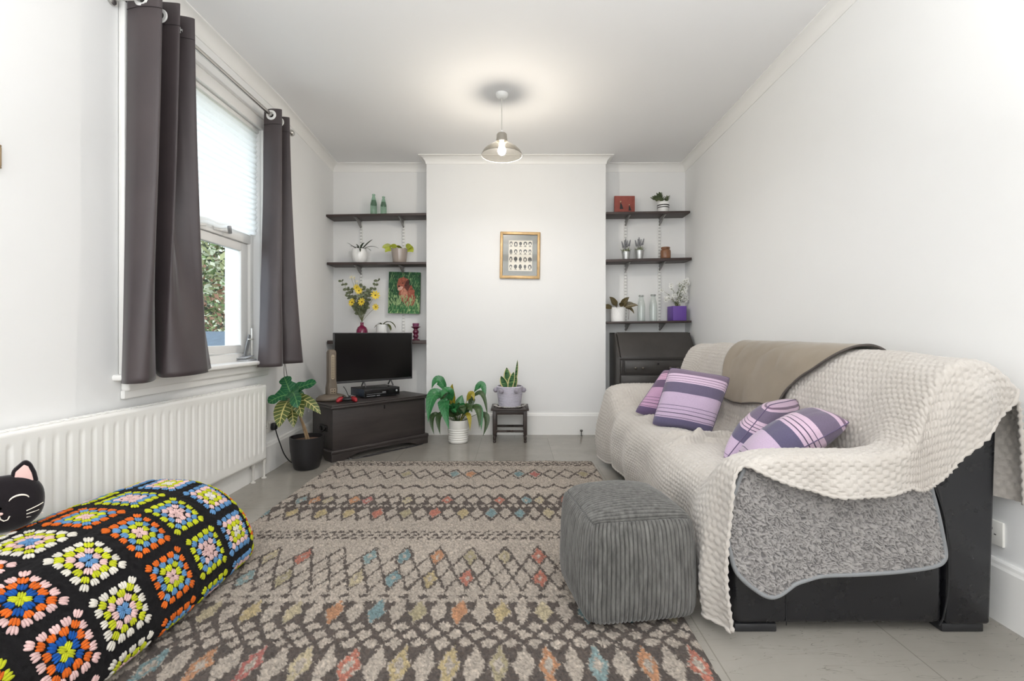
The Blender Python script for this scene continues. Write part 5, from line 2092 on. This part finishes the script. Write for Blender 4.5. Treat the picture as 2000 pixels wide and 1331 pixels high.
def cushion(label, TL, TR, BR, BL, th, material, seed=0):
    TL, TR, BR, BL = map(Vector, (TL, TR, BR, BL))
    c_ = (TL + TR + BR + BL) / 4
    o = thing('scatter_cushion', label, 'cushion', c_, group='striped purple scatter cushions')
    n = 44
    a = np.linspace(-1, 1, n)
    A, B = np.meshgrid(a, a, indexing='ij')
    A1 = A * (1 - .045 * B ** 6)
    pin = .022
    Ax = A1 * (1 - pin * (1 - B ** 2) * 1.0)
    Bx = B * (1 - .045 * A ** 6) * (1 - pin * (1 - A ** 2) * 1.0)
    s, t_ = (Ax + 1) / 2, (Bx + 1) / 2
    tl, tr, br, bl = (np.array(q) for q in (TL, TR, BR, BL))
    base = ((1 - s) * (1 - t_))[..., None] * tl + (s * (1 - t_))[..., None] * tr + (s * t_)[..., None] * br + ((1 - s) * t_)[..., None] * bl
    nr_ = (TR - TL + BR - BL).cross(BL - TL + BR - TR).normalized()
    H = ((1 - A ** 2) ** .42) * ((1 - B ** 2) ** .42)
    H = H * (1 + .10 * fbm(A * 1.8 + seed, B * 1.8, 3, seed)) * th / 2
    uv = np.stack([(A + 1) / 2, np.clip((B + 1) / 2, .002, .998)], -1)
    m = wmb(o)
    nv_ = np.array(nr_)
    m.grid(base + H[..., None] * nv_, uv=uv)
    m.grid((base - H[..., None] * nv_)[::-1], uv=uv[::-1])
    CUSH.append(((base + H[..., None] * nv_), (base - H[..., None] * nv_)))
    m.build('cushion_cover', material, o, ang=180, useuv=True)
    m = wmb(o)
    rim = [base[i, 0] for i in range(n)] + [base[-1, j] for j in range(1, n)] + [base[i, -1] for i in range(n - 2, -1, -1)] + [base[0, j] for j in range(n - 2, -1, -1)]
    m.tube([Vector(q) for q in rim], .0022, 6)
    m.build('piped_seam', bpy.data.materials.get('cushion_seam') or mat('cushion_seam', (96, 84, 112), .8), o, ang=180)
    return o


cushion('mauve striped cushion tucked behind another at the far arm of the sofa', at(1296, 722, 3.14), at(1402, 732, 2.98), at(1362, 838, 2.90), at(1238, 806, 3.02), .14, S_B, 1)
cushion('large purple and lilac striped cushion standing in front of a mauve one', at(1308, 717, 2.82), at(1428, 737, 2.70), at(1388, 852, 2.62), at(1272, 830, 2.72), .17, S_A, 2)
cushion('striped cushion leaning on edge behind another at the near arm', (1.114, 2.08, .686), (1.325, 2.22, .692), (1.10, 2.17, .450), (.888, 2.03, .446), .17, S_C, 3)
c4 = cushion('striped cushion lying tilted nearest the near arm of the sofa', at(1588, 800, 2.00), at(1664, 824, 1.79), at(1470, 930, 1.77), (.93, 2.00, .480), .16, S_C, 4)

# ------------------------------------------------------------------ cream throw over the sofa
SEAT = np.array([(.705, .06), (.682, .16), (.680, .27), (.690, .375), (.738, .442), (.83, .458), (.95, .448), (1.08, .436), (1.19, .432), (1.262, .472), (1.290, .60), (1.330, .765), (1.380, .880), (1.452, .922), (1.532, .893), (1.590, .80), (1.607, .65), (1.61, .46)])
ARM = np.array([(.694, .03), (.672, .15), (.668, .30), (.684, .44), (.716, .555), (.80, .594), (.92, .602), (1.05, .602), (1.16, .604), (1.240, .628), (1.285, .69), (1.325, .795), (1.376, .875), (1.452, .908), (1.535, .884), (1.607, .80), (1.642, .68), (1.645, .44)])
NS = 470
ti = np.linspace(0, 17, 1200)
cs = catmull(SEAT * .5 + ARM * .5, ti)
arc = np.concatenate([[0], np.cumsum(np.linalg.norm(np.diff(cs, axis=0), axis=1))])
tt = np.interp(np.linspace(0, arc[-1], NS), arc, ti)
us = np.linspace(0, arc[-1], NS)
cS, cA = catmull(SEAT, tt), catmull(ARM, tt)
TY0, TY1 = 1.535, 3.672
NYM = 430
ysm = np.linspace(TY0, TY1, NYM)
wgt = np.clip(1 - sst(1.60, 1.83, ysm) + sst(3.33, 3.50, ysm), 0, 1)
main = np.zeros((NYM, NS, 3))
main[..., 0] = cS[None, :, 0] * (1 - wgt)[:, None] + cA[None, :, 0] * wgt[:, None]
main[..., 2] = cS[None, :, 1] * (1 - wgt)[:, None] + cA[None, :, 1] * wgt[:, None]
main[..., 1] = ysm[:, None]
U, V = np.meshgrid(us, ysm, indexing='xy')
tg = np.broadcast_to(tt[None, :], U.shape)
# hanging front: folds and an uneven hem
fr_ = 1 - sst(2.2, 4.2, tg)
main[..., 0] += fr_ * (.018 * np.sin(V * 13 + 1.2 * np.sin(V * 4) + tg * .3) + .012 * fbm(V * 5, tg * .6, 3, 4)) * (1 - .3 * sst(1.6, 1.535, V))
main[..., 2] += .035 * np.exp(-((V - 1.56) / .10) ** 2) * (1 - sst(0, 2.5, tg))
main[..., 0] -= .060 * np.exp(-((V - 1.605) / .045) ** 2) * (1 - sst(0, 3.2, tg))
main[..., 1] -= .022 * np.exp(-((V - 1.535) / .03) ** 2) * (1 - sst(3.2, 4.4, tg))
hem = .035 * np.sin(V * 3.1 + .5) + .03 * vnoise(V * 3.7, V * 0 + 1, 8) + .05 * sst(2.2, 2.9, V) - .02
main[..., 2] += (1 - sst(0, 3.0, tg)) * (hem + .018)
# far front corner sweeps outwards
main[..., 0] -= .03 * sst(3.2, 3.6, V) * (1 - sst(0, 3, tg))
# rumples on the seat
seatm = sst(4.0, 5.2, tg) * (1 - sst(8.2, 9.4, tg)) * sst(1.80, 1.95, V) * (1 - sst(3.30, 3.45, V))
rum = np.abs(fbm(U * 3.2 + V * 1.7, V * 2.6 - U * 1.2, 3, 14))
rid = np.exp(-((V - 2.52 - .35 * (U - 1.0) + .05 * np.sin(U * 14)) / .028) ** 2) * .030 + np.exp(-((V - 2.36 + .25 * (U - .9) + .04 * np.sin(U * 11)) / .03) ** 2) * .022
main[..., 2] += seatm * (rum * .046 + rid * 1.15)
bk = sst(9.5, 10.5, tg) * (1 - sst(12.2, 13, tg))
main[..., 0] -= bk * .016 * np.abs(fbm(V * 2.5, U * 2.2, 3, 24))
# seat-back cushion divisions show through the cloth
for yc in (2.328, 2.881):
    main[..., 0] += bk * .018 * np.exp(-((V - yc) / .035) ** 2)
# behind the back it falls in folds
bh = sst(15.0, 16.2, tg)
main[..., 0] += bh * .014 * np.sin(V * 42 + tg) * sst(1.95, 1.55, V)
# near-end flap
zx = [.70, .715, .735, .77, .87, 1.0, 1.17, 1.30, 1.42, 1.52, 1.585, 1.605, 1.66]
zz = [.70, .60, .565, .553, .508, .477, .485, .503, .613, .705, .768, .90, .95]
NFL = 70


def flap(edge, sgn, L):
    rows = []
    for j in range(NFL, 0, -1):
        s = j / NFL * L
        r = .022
        y = edge[:, 1] - sgn * r * np.sin(np.minimum(1, s / .034) * PI / 2) - sgn * .010 * sst(.03, .12, s) * (1 + np.sin(edge[:, 0] * 19) + .6 * np.sin(edge[:, 0] * 43 + 1))
        z = edge[:, 2] - np.where(s < .034, r * (1 - np.cos(np.minimum(1, s / .034) * PI / 2)), r + (s - .034))
        rows.append(np.stack([edge[:, 0], y, z], -1))
    return np.array(rows)


e0 = main[0]
late = (tt > 3.9)
L0 = np.where(late, np.clip(e0[:, 2] - np.interp(e0[:, 0], zx, zz), 0, None), 0) + .012 * np.abs(vnoise(us * 9, us * 0, 3)) * (late & (tt < 15))
L0 = np.where(tt > 15.2, 0, L0)
kern = np.exp(-np.linspace(-2, 2, 15) ** 2)
L0 = np.convolve(L0, kern / kern.sum(), 'same')
L0 = np.clip(L0, .001, None)
e1 = main[-1]
L1 = np.where((tt > 4) & (tt < 14.5), .16 + .03 * np.sin(us * 6), .002)
L1 = np.convolve(L1, kern / kern.sum(), 'same')
F0 = flap(e0, 1, L0)
F1 = flap(e1, -1, L1)[::-1]
P = np.concatenate([F0, main, F1], 0)
Vm = np.concatenate([TY0 - np.array([j / NFL * L0 for j in range(NFL, 0, -1)]), V, TY1 + np.array([j / NFL * L1 for j in range(1, NFL + 1)])], 0)
Um = np.broadcast_to(us[None, :], Vm.shape)
N = normals(P)
N[..., :] *= np.where((N[..., 2] * .0 + 1) > 0, 1, 1)[..., None]
# outward: towards the room in front, upwards on top
ref = np.zeros_like(P)
ref[..., 0] = np.where(P[..., 0] < 1.42, -1, .6)
ref[..., 2] = 1.0
ref[:NFL, :, :] = (0, -1, 0)
ref[-NFL:, :, :] = (0, 1, 0)
sg = np.sign((N * ref).sum(-1, keepdims=True))
sg0 = np.sign(np.median(sg))
N = N * sg0
hb = hexbump(Vm, Um, .0245)
size_ok = np.ones_like(hb)
size_ok[:NFL] = np.clip(L0 / .02, 0, 1)[None, :]
size_ok[-NFL:] = np.clip(L1 / .02, 0, 1)[None, :]
P = P + N * (.0074 * hb * size_ok + .0012 * vnoise(Um * 160, Vm * 160, 6))[..., None] + N * .002
# the cushions press into the cloth
from mathutils.bvhtree import BVHTree
for Ua, Ub in CUSH:
    n = Ua.shape[0]
    vs = [Vector(q) for q in np.concatenate([Ua.reshape(-1, 3), Ub.reshape(-1, 3)])]
    fs = []
    for o_, fl in ((0, False), (n * n, True)):
        for a_ in range(n - 1):
            for b_ in range(n - 1):
                q = (o_ + a_ * n + b_, o_ + (a_ + 1) * n + b_, o_ + (a_ + 1) * n + b_ + 1, o_ + a_ * n + b_ + 1)
                fs.append(q)
    bv = BVHTree.FromPolygons(vs, fs)
    lo, hi = np.minimum(Ua.min((0, 1)), Ub.min((0, 1))), np.maximum(Ua.max((0, 1)), Ub.max((0, 1)))
    ins = np.argwhere(((P > lo - .004) & (P < hi + .004)).all(-1))
    for a_, b_ in ins:
        p = Vector(P[a_, b_])
        d = -Vector(N[a_, b_])
        h1 = bv.ray_cast(p, d, .4)
        h2 = bv.ray_cast(p, -d, .4)
        if h1[0] is not None and h2[0] is not None and h1[3] < .075:
            P[a_, b_] = p + d * (h1[3] + .009)
thr = NT('cream_honeycomb_fleece')
f = thr.noise(2.6, 4, .6)
thr.l(thr.ramp(f, [(.3, (182, 175, 167)), (.7, (199, 193, 186))]), thr.b.inputs['Base Color'])
thr.b.inputs['Roughness'].default_value = .95
thr.b.inputs['Specular IOR Level'].default_value = .15
thr.b.inputs['Sheen Weight'].default_value = .35
thr.l(thr.bump(thr.noise(330, 5, .7), .5, .004), thr.b.inputs['Normal'])
FLEECE = thr.m
throw = thing('sofa_throw', 'large cream honeycomb fleece throw covering the sofa from arm to arm', 'throw', (.7, 2.6, 0))
m = wmb(throw)
m.grid(P)
m.build('throw_cloth', FLEECE, throw, ang=180)
# bobbled hem along the near edge and the front edge
hemrow = [Vector(P[0, i]) for i in range(0, NS, 2) if tt[i] < 17]
rad = [.0062 * (1 + .45 * math.sin(i * 2.05)) for i in range(len(hemrow))]
m = wmb(throw)
m.tube(hemrow, rad, 7)
m.build('near_hem', FLEECE, throw, ang=180)
fro = [Vector(P[i, 0]) for i in range(NFL, NFL + NYM, 2)]
m = wmb(throw)
m.tube(fro, [.0058 * (1 + .4 * math.sin(i * 2.05)) for i in range(len(fro))], 7)
m.build('front_hem', FLEECE, throw, ang=180)

# ------------------------------------------------------------------ sherpa blanket hanging over the near arm
pts = [(.764, .566), (1.05, .560), (1.25, .556), (1.334, .545), (1.362, .47), (1.386, .38), (1.402, .29), (1.392, .256), (1.352, .240), (1.25, .228), (1.10, .214), (.995, .207), (.93, .188), (.885, .166), (.825, .150), (.775, .172), (.72, .222), (.700, .285), (.692, .350), (.698, .42), (.718, .49), (.742, .548)]
nth, nr = 900, 190
bt = np.linspace(0, len(pts), nth, endpoint=False)
bd = catmull(pts[-2:] + pts + pts[:3], bt + 2)
cen = np.array([1.02, .37])
r_ = np.linspace(0.0, 1, nr)[:, None, None] ** .8
Q = cen + r_ * (bd[None] - cen)
Xs, Zs = Q[..., 0], Q[..., 1]
big = .011 * np.exp(-((Xs - .905 + .06 * (Zs - .2)) / .035) ** 2) * (1 - sst(.30, .50, Zs)) - .012 * np.exp(-((Xs - .83) / .05) ** 2) * (1 - sst(.25, .5, Zs)) + .008 * np.sin(Xs * 13 + 1)
wx, wz = Xs + .006 * vnoise(Xs * 80, Zs * 80, 2), Zs + .006 * vnoise(Xs * 80, Zs * 80, 5)
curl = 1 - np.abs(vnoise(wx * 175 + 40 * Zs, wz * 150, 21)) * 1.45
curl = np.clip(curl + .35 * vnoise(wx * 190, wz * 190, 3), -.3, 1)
edge = 1 - sst(.985, 1.0, np.broadcast_to(r_[..., 0], Xs.shape))
flare = .030 * sst(.35, .16, Zs)
Ys = 1.552 + big * .7 - .0055 * curl * edge - flare * .35
SH = NT('grey_sherpa')
a = SH.n('ShaderNodeAttribute')
a.attribute_name = 'Col'
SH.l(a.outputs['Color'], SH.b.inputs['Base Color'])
SH.b.inputs['Roughness'].default_value = 1
SH.b.inputs['Specular IOR Level'].default_value = .05
SH.b.inputs['Sheen Weight'].default_value = .3
SH.l(SH.bump(SH.noise(420, 5, .7), .6, .004), SH.b.inputs['Normal'])
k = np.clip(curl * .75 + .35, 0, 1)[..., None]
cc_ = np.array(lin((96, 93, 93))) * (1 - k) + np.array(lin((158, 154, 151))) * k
shp = thing('sherpa_blanket', 'grey curly sherpa blanket hanging down the near end of the sofa', 'blanket', (1.03, 1.546, .15))
m = wmb(shp)
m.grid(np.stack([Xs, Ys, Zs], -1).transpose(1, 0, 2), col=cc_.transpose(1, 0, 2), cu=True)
o = m.build('sherpa_cloth', SH.m, shp, usecol=True, ang=180)
m = wmb(shp)
bp_ = [(float(Q[-1, i, 0]), float(Ys[-1, i]), float(Q[-1, i, 1])) for i in range(0, nth, 3)]
i0 = int(nth * 3 / len(pts)) // 3
i1 = int(nth * 21.5 / len(pts)) // 3
m.tube(bp_[i0:i1], .0075, 8)
m.build('edge_binding', mat('grey_satin_binding', (126, 128, 130), .5, sheen=.3), shp, ang=180)

# ------------------------------------------------------------------ taupe blanket over the back
tb_ = thing('folded_blanket', 'plain taupe blanket laid over the middle of the sofa back', 'blanket', (1.35, 2.6, .6))
nu, nw = 130, 110
ta = np.linspace(10.05, 16.3, nu)
cb_ = catmull(SEAT, ta)
dn = np.gradient(cb_, axis=0)
nn = np.stack([-dn[:, 1], dn[:, 0]], -1)
nn /= np.linalg.norm(nn, axis=1, keepdims=True)
cb_ = cb_ + nn * .026
f_ = sst(10.05, 13.2, ta)
yl0 = 2.93 + .10 * f_ + .03 * np.sin(f_ * 5)
yr0 = 2.30 - .33 * f_ + .06 * np.sin(f_ * PI) * -1
wv = np.linspace(0, 1, nw)
Yb = yr0[:, None] + (yl0 - yr0)[:, None] * wv[None, :]
Xb = np.broadcast_to(cb_[:, 0:1], Yb.shape).copy()
Zb = np.broadcast_to(cb_[:, 1:2], Yb.shape).copy()
Zb += (1 - f_)[:, None] * (.03 * (1 - wv) - .012 + .012 * np.sin(wv * 7))[None, :]
bu_ = .010 * fbm(Yb * 4, np.broadcast_to(ta[:, None], Yb.shape) * .7, 3, 6)
Xb -= np.abs(bu_) * .8
Zb += np.abs(bu_) * .6
m = wmb(tb_)
m.grid(np.stack([Xb, Yb, Zb], -1))
o = m.build('blanket_cloth', mat('taupe_suede_fleece', (142, 131, 116), .95, var=(5, .1), sheen=.4, spec=.1, bump=(240, .25, .003)), tb_, ang=180)
so = o.modifiers.new('thickness', 'SOLIDIFY')
so.thickness = .007
so.offset = 0
brd = [Vector((Xb[i, 0], Yb[i, 0], Zb[i, 0])) for i in range(nu)]
m = wmb(tb_)
m.tube(brd, .0055, 6)
m.tube([Vector((Xb[0, j], Yb[0, j], Zb[0, j])) for j in range(nw)], .0050, 6)
m.build('dark_edge', mat('dark_taupe_edge', (84, 78, 74), .9), tb_, ang=180)

# ------------------------------------------------------------------ corduroy pouf
po = thing('cube_pouf', 'grey corduroy cube pouf on the corner of the rug beside the sofa', 'pouf', (.405, 1.775, .0235), R(8.6))
hx, hy, hz = .192, .190, .178
CORD = NT('grey_corduroy')
f1 = CORD.noise(3.5, 4, .6)
f2 = CORD.noise(60, 4, .6, CORD.stretch(1, 1, .25))
cc1 = CORD.ramp(f1, [(.3, (84, 83, 80)), (.7, (102, 101, 98))])
cc2 = CORD.ramp(f2, [(.35, (72, 71, 69)), (.75, (136, 135, 131))])
ca_ = CORD.n('ShaderNodeAttribute')
ca_.attribute_name = 'Col'
cmx = CORD.n('ShaderNodeMix', data_type='RGBA', blend_type='MULTIPLY')
cmx.inputs[0].default_value = 1
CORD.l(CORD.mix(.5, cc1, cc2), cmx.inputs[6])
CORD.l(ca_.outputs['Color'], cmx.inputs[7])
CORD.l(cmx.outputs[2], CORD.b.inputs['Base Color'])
CORD.b.inputs['Roughness'].default_value = .9
CORD.b.inputs['Specular IOR Level'].default_value = .2
CORD.b.inputs['Sheen Weight'].default_value = .6
CORD.b.inputs['Sheen Roughness'].default_value = .35
CORD.l(CORD.bump(CORD.noise(700, 3, .6), .25, .002), CORD.b.inputs['Normal'])


def face(root, ax, sgn, name):
    n = 260
    a = np.linspace(-1, 1, n)
    A, B = np.meshgrid(a, a, indexing='ij')
    q = np.zeros((n, n, 3))
    o1, o2 = [i for i in range(3) if i != ax]
    q[..., ax] = sgn
    q[..., o1] = A
    q[..., o2] = B
    e = 9.0
    r_ = (np.abs(q) ** e).sum(-1) ** (-1 / e)
    p = q * r_[..., None]
    bul = (1 - A ** 2) * (1 - B ** 2)
    p[..., ax] += sgn * bul * (.10 if ax != 2 else (.16 if sgn > 0 else 0))
    if ax == 2 and sgn > 0:
        p[..., 2] += .03 * (B + 1) * (1 - A ** 2)
    if ax != 2:
        p[..., 2] += .0
    P = p * np.array([hx, hy, hz]) * np.array([1, 1, 1.0])
    # sides lean in a little at the top and sag at the bottom
    zf = (p[..., 2] + 1) / 2
    P[..., 0] *= 1.03 - .05 * zf
    P[..., 1] *= 1.03 - .05 * zf
    P[..., 2] += hz
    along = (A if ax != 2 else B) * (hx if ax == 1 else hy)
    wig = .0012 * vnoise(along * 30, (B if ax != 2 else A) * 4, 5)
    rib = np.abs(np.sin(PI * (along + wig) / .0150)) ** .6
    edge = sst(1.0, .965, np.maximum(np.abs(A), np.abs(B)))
    N = normals(P)
    ref = np.zeros(3)
    ref[ax] = sgn
    N *= np.sign((N * ref).sum(-1)).mean()
    P = P + N * (.0060 * rib * edge * (0 if (ax == 2 and sgn < 0) else 1) + .003 * fbm(A * 2, B * 2, 3, ax * 3 + int(sgn)))[..., None]
    m = MB()
    gv = (.20 + .80 * np.clip(rib * 1.25, 0, 1) ** .8)[..., None] * np.ones(3)  # shade in the grooves between ribs painted into the colour
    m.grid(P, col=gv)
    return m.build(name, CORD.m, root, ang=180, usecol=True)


for ax, sg_, nm in ((1, -1, 'side_panel'), (0, -1, 'side_panel'), (0, 1, 'side_panel'), (1, 1, 'side_panel'), (2, 1, 'top_panel'), (2, -1, 'bottom_panel')):
    face(po, ax, sg_, nm)

# ------------------------------------------------------------------ crochet blanket over a low bolster
SEC = np.array([(-1.150, .004), (-1.122, .03), (-1.118, .085), (-1.142, .165), (-1.190, .245), (-1.262, .312), (-1.35, .350), (-1.44, .362), (-1.53, .360), (-1.60, .338), (-1.645, .285), (-1.662, .20), (-1.665, .10), (-1.66, .004)])
ti = np.linspace(0, len(SEC) - 1, 800)
sc_ = catmull(SEC, ti)
sarc = np.concatenate([[0], np.cumsum(np.linalg.norm(np.diff(sc_, axis=0), axis=1))])
SL_ = sarc[-1]
YE, RE = 1.985, .15


def csurf(a, b):
    """a: distance along the bolster (= Y until the far end rounds off), b: arc length round it"""
    a = np.asarray(a, float)
    b = np.asarray(b, float)
    xs = np.interp(b, sarc, sc_[:, 0])
    zs = np.interp(b, sarc, sc_[:, 1])
    ph = np.clip((a - YE) / (RE * 1.45), 0, PI / 2)
    y = np.where(a < YE, a, YE + RE * np.sin(ph))
    s = np.cos(ph) ** .55
    sag = .012 * np.sin(a * 8.2 + 1) + .012 * vnoise(a * 5, b * 5, 2)
    xs = -1.40 + (xs + 1.40) * (.30 + .70 * s) * (1 + sag)
    zs = zs * s * (1 + sag * .9) + .022
    return np.stack([xs, y, zs], -1)


def cnorm(a, b):
    e = .004
    n = np.cross(csurf(a + e, b) - csurf(a - e, b), csurf(a, b + e) - csurf(a, b - e))
    l = np.linalg.norm(n, axis=-1, keepdims=True)
    n = n / np.maximum(l, 1e-9)
    c_ = csurf(a, b) - np.stack([np.full_like(a, -1.40), np.minimum(a, 2.0), np.full_like(a, .12)], -1)
    return n * np.sign((n * c_).sum(-1, keepdims=True))


COLS = {'k': (20, 18, 20), 'o': (234, 112, 36), 'l': (206, 212, 42), 'b': (104, 152, 200), 'p': (238, 200, 196), 'w': (232, 226, 214), 'c': (24, 86, 168), 'g': (196, 200, 150)}
PITCH = .187
SEQ = ['lcop', 'bplw', 'plbo', 'ppbl', 'wlpb', 'bpol', 'lcop', 'wlbo', 'plwb', 'bpol']  # centre outwards
y_c0 = 1.210
ncol0 = -4
bA = float(np.interp(.165, sc_[:300, 1], sarc[:300]))
rng = np.random.default_rng(3)
cr = thing('crochet_blanket', 'black crochet blanket of bright granny squares draped over a low bolster by the radiator', 'blanket', (-1.40, 1.3, 0))
m = wmb(cr)
na, nb = 380, 260
aa = np.linspace(.45, YE + RE * 1.45 * PI / 2, na)
bb = np.linspace(0, SL_, nb)
A, B = np.meshgrid(aa, bb, indexing='ij')
Pq = csurf(A, B)
Nq = cnorm(A, B)
Pq = Pq + Nq * (.003 * vnoise(A * 170, B * 170, 3) + .002 * vnoise(A * 60, B * 60, 4))[..., None]
m.grid(Pq, col=np.ones((na, nb, 3)) * np.array(lin(COLS['k'])))
# template cluster: three fat stitches fanned side by side
tv_, tf_ = [], []
for k, off in enumerate((-.62, 0, .62)):
    n1, n2 = 8, 6
    o_ = len(tv_)
    for i in range(n2):
        ph = PI * (i + .5) / n2
        for j in range(n1):
            th = 2 * PI * j / n1
            xx = off * (1 + .25 * -math.cos(ph)) + .42 * math.sin(ph) * math.cos(th)
            yy = -math.cos(ph) * (1.0 if off == 0 else .88)
            zz_ = .55 * math.sin(ph) * math.sin(th)
            tv_.append((xx, yy, zz_))
    for i in range(n2 - 1):
        for j in range(n1):
            j2 = (j + 1) % n1
            tf_.append((o_ + i * n1 + j, o_ + i * n1 + j2, o_ + (i + 1) * n1 + j2, o_ + (i + 1) * n1 + j))
    tf_.append(tuple(o_ + j for j in range(n1))[::-1])
    tf_.append(tuple(o_ + (n2 - 1) * n1 + j for j in range(n1)))
tv_ = np.array(tv_)
u0 = PITCH / 10.2
for ci in range(ncol0, 6):
    for ri in range(-1, 6):
        ca = y_c0 + PITCH * ci + .004 * rng.normal()
        cb0 = bA + .181 * ri
        seq = SEQ[ci % 10 if ci >= 0 else (ci + 10) % 10]
        cl = []
        for k in range(1, 5):
            r0 = (k - .5) * u0
            for side in range(4):
                for q in range(k):
                    f0 = -r0 + 2 * r0 * q / k
                    da, db = [(f0, -r0), (r0, f0), (-f0, r0), (-r0, -f0)][side]
                    cl.append((da, db, seq[k - 1], k))
        for da, db, cc0, k in cl:
            rr_ = math.hypot(da, db)
            a1, b1 = ca + da + rng.normal(0, .0012), cb0 + db + rng.normal(0, .0012)
            if b1 < .006 or b1 > SL_ - .02 or a1 > YE + RE * 1.40:
                continue
            p0 = csurf(a1, b1)
            nrm = cnorm(np.array(a1), np.array(b1))
            # radial direction of the ring (square rounds: along the dominant axis, diagonal at corners)
            if abs(abs(da) - abs(db)) < 1e-4:
                ra, rb = da, db
            elif abs(da) > abs(db):
                ra, rb = da, db * .25
            else:
                ra, rb = da * .25, db
            l_ = math.hypot(ra, rb)
            ra, rb = ra / l_, rb / l_
            pr_ = csurf(a1 + ra * .004, b1 + rb * .004) - csurf(a1 - ra * .004, b1 - rb * .004)
            pr_ /= max(1e-9, np.linalg.norm(pr_))
            tg_ = np.cross(nrm, pr_)
            s1 = u0 * .66 * rng.uniform(.92, 1.08)
            sx = s1 * (1.02 if k > 1 else .80)
            Vv = p0 + tv_[:, 0:1] * tg_ * sx * .92 + tv_[:, 1:2] * pr_ * s1 * 1.02 + tv_[:, 2:3] * nrm * s1 * .62 + nrm * .0015
            cbase = np.array(lin(COLS[cc0])) * rng.uniform(.86, 1.06)
            colv = [tuple(np.clip(cbase * rng.uniform(.85, 1.1), 0, 1)) for _ in range(len(tv_))]
            m.add([tuple(q) for q in Vv], tf_, 0, None, colv)
CRO_M = cmat('crochet_yarn', .95, sheen=.05, nscale=420, namt=.3, bump=(520, .8, .004), spec=.12)
m.build('granny_square_cloth', CRO_M, cr, usecol=True, ang=180)

# ------------------------------------------------------------------ cat cushion
cat = thing('cat_cushion', 'small black cat-face cushion with a winking eye propped on the crochet blanket', 'cushion', (-1.585, 1.468, .379), R(46))
CATB = mat('black_plush', (30, 26, 29), .9, sheen=.4, bump=(240, .3, .003), spec=.15)
CATP = mat('pink_plush', (226, 190, 184), .9)
CATW = mat('white_embroidery', (236, 228, 216), .8)
CZ = .092
m = MB()
n1, n2 = 56, 40
th, ph = np.meshgrid(np.linspace(0, 2 * PI, n1, endpoint=False), np.linspace(.02, PI - .02, n2), indexing='ij')
e = .82
xs = .098 * np.sign(np.cos(th)) * np.abs(np.cos(th)) ** e * np.sin(ph) ** .8
zs = .088 * np.sign(np.sin(th)) * np.abs(np.sin(th)) ** e * np.sin(ph) ** .8
ysx = -.050 * np.cos(ph)
m.grid(np.stack([xs, ysx, zs + CZ - .002], -1), cu=True)
m.build('head', CATB, cat, ang=180)


def onface(x, z):
    r_ = min(.999, math.hypot(x / .098, (z - CZ) / .088))
    return -.050 * math.sqrt(max(0, 1 - r_ ** 2.5)) - .0022


for s in (-1, 1):
    m = MB()
    ex = s * .050 if s > 0 else -.050
    outer = [(ex - .032, CZ + .060), (ex - .026, CZ + .10), (ex - .006 + s * .008, CZ + .128), (ex + .010 + s * .006, CZ + .118), (ex + .028, CZ + .085), (ex + .034, CZ + .052)]
    m.prism(outer, -.014, .012, 'y', 0, .008, 3)
    er = m.build('ear', CATB, cat)
    m = MB()
    cxm = sum(p[0] for p in outer) / 6
    inner = [((p[0] - cxm) * .66 + cxm + s * -.002, (p[1] - (CZ + .075)) * .70 + CZ + .077) for p in outer]
    m.prism(inner, -.0175, -.012, 'y', 0, .002)
    m.build('inner_ear', CATP, er)
for s in (-1, 1):
    m = MB()
    ar = [(s * .040 + .022 * math.cos(a), CZ + .012 + .017 * math.sin(a)) for a in [PI * k / 12 for k in range(1, 12)]]
    m.tube([(p[0], onface(*p), p[1]) for p in ar], [.0012 + .0018 * math.sin(PI * k / 10) for k in range(11)], 6)
    m.build('eye', CATW, cat)
    for k in range(3):
        m = MB()
        l0, l1 = (s * .056, CZ - .024 - .011 * k), (s * .093, CZ - .014 - .018 * k)
        m.tube([(l0[0] + (l1[0] - l0[0]) * t_, onface(l0[0] + (l1[0] - l0[0]) * t_, l0[1] + (l1[1] - l0[1]) * t_) - .0012, l0[1] + (l1[1] - l0[1]) * t_) for t_ in (0, .35, .7, 1)], .0016, 6)
        m.build('whisker', CATW, cat)
m = MB()
mo = [(-.020, CZ - .030), (-.016, CZ - .040), (-.008, CZ - .042), (-.001, CZ - .034), (0, CZ - .024), (.001, CZ - .034), (.008, CZ - .042), (.016, CZ - .040), (.020, CZ - .030)]
m.tube([(p[0], onface(*p), p[1]) for p in mo], .0018, 6)
m.build('mouth', CATW, cat)
m = MB()
m.ell((0, onface(0, CZ - .020) - .001, CZ - .018), (.007, .004, .005))
m.build('nose', CATP, cat)
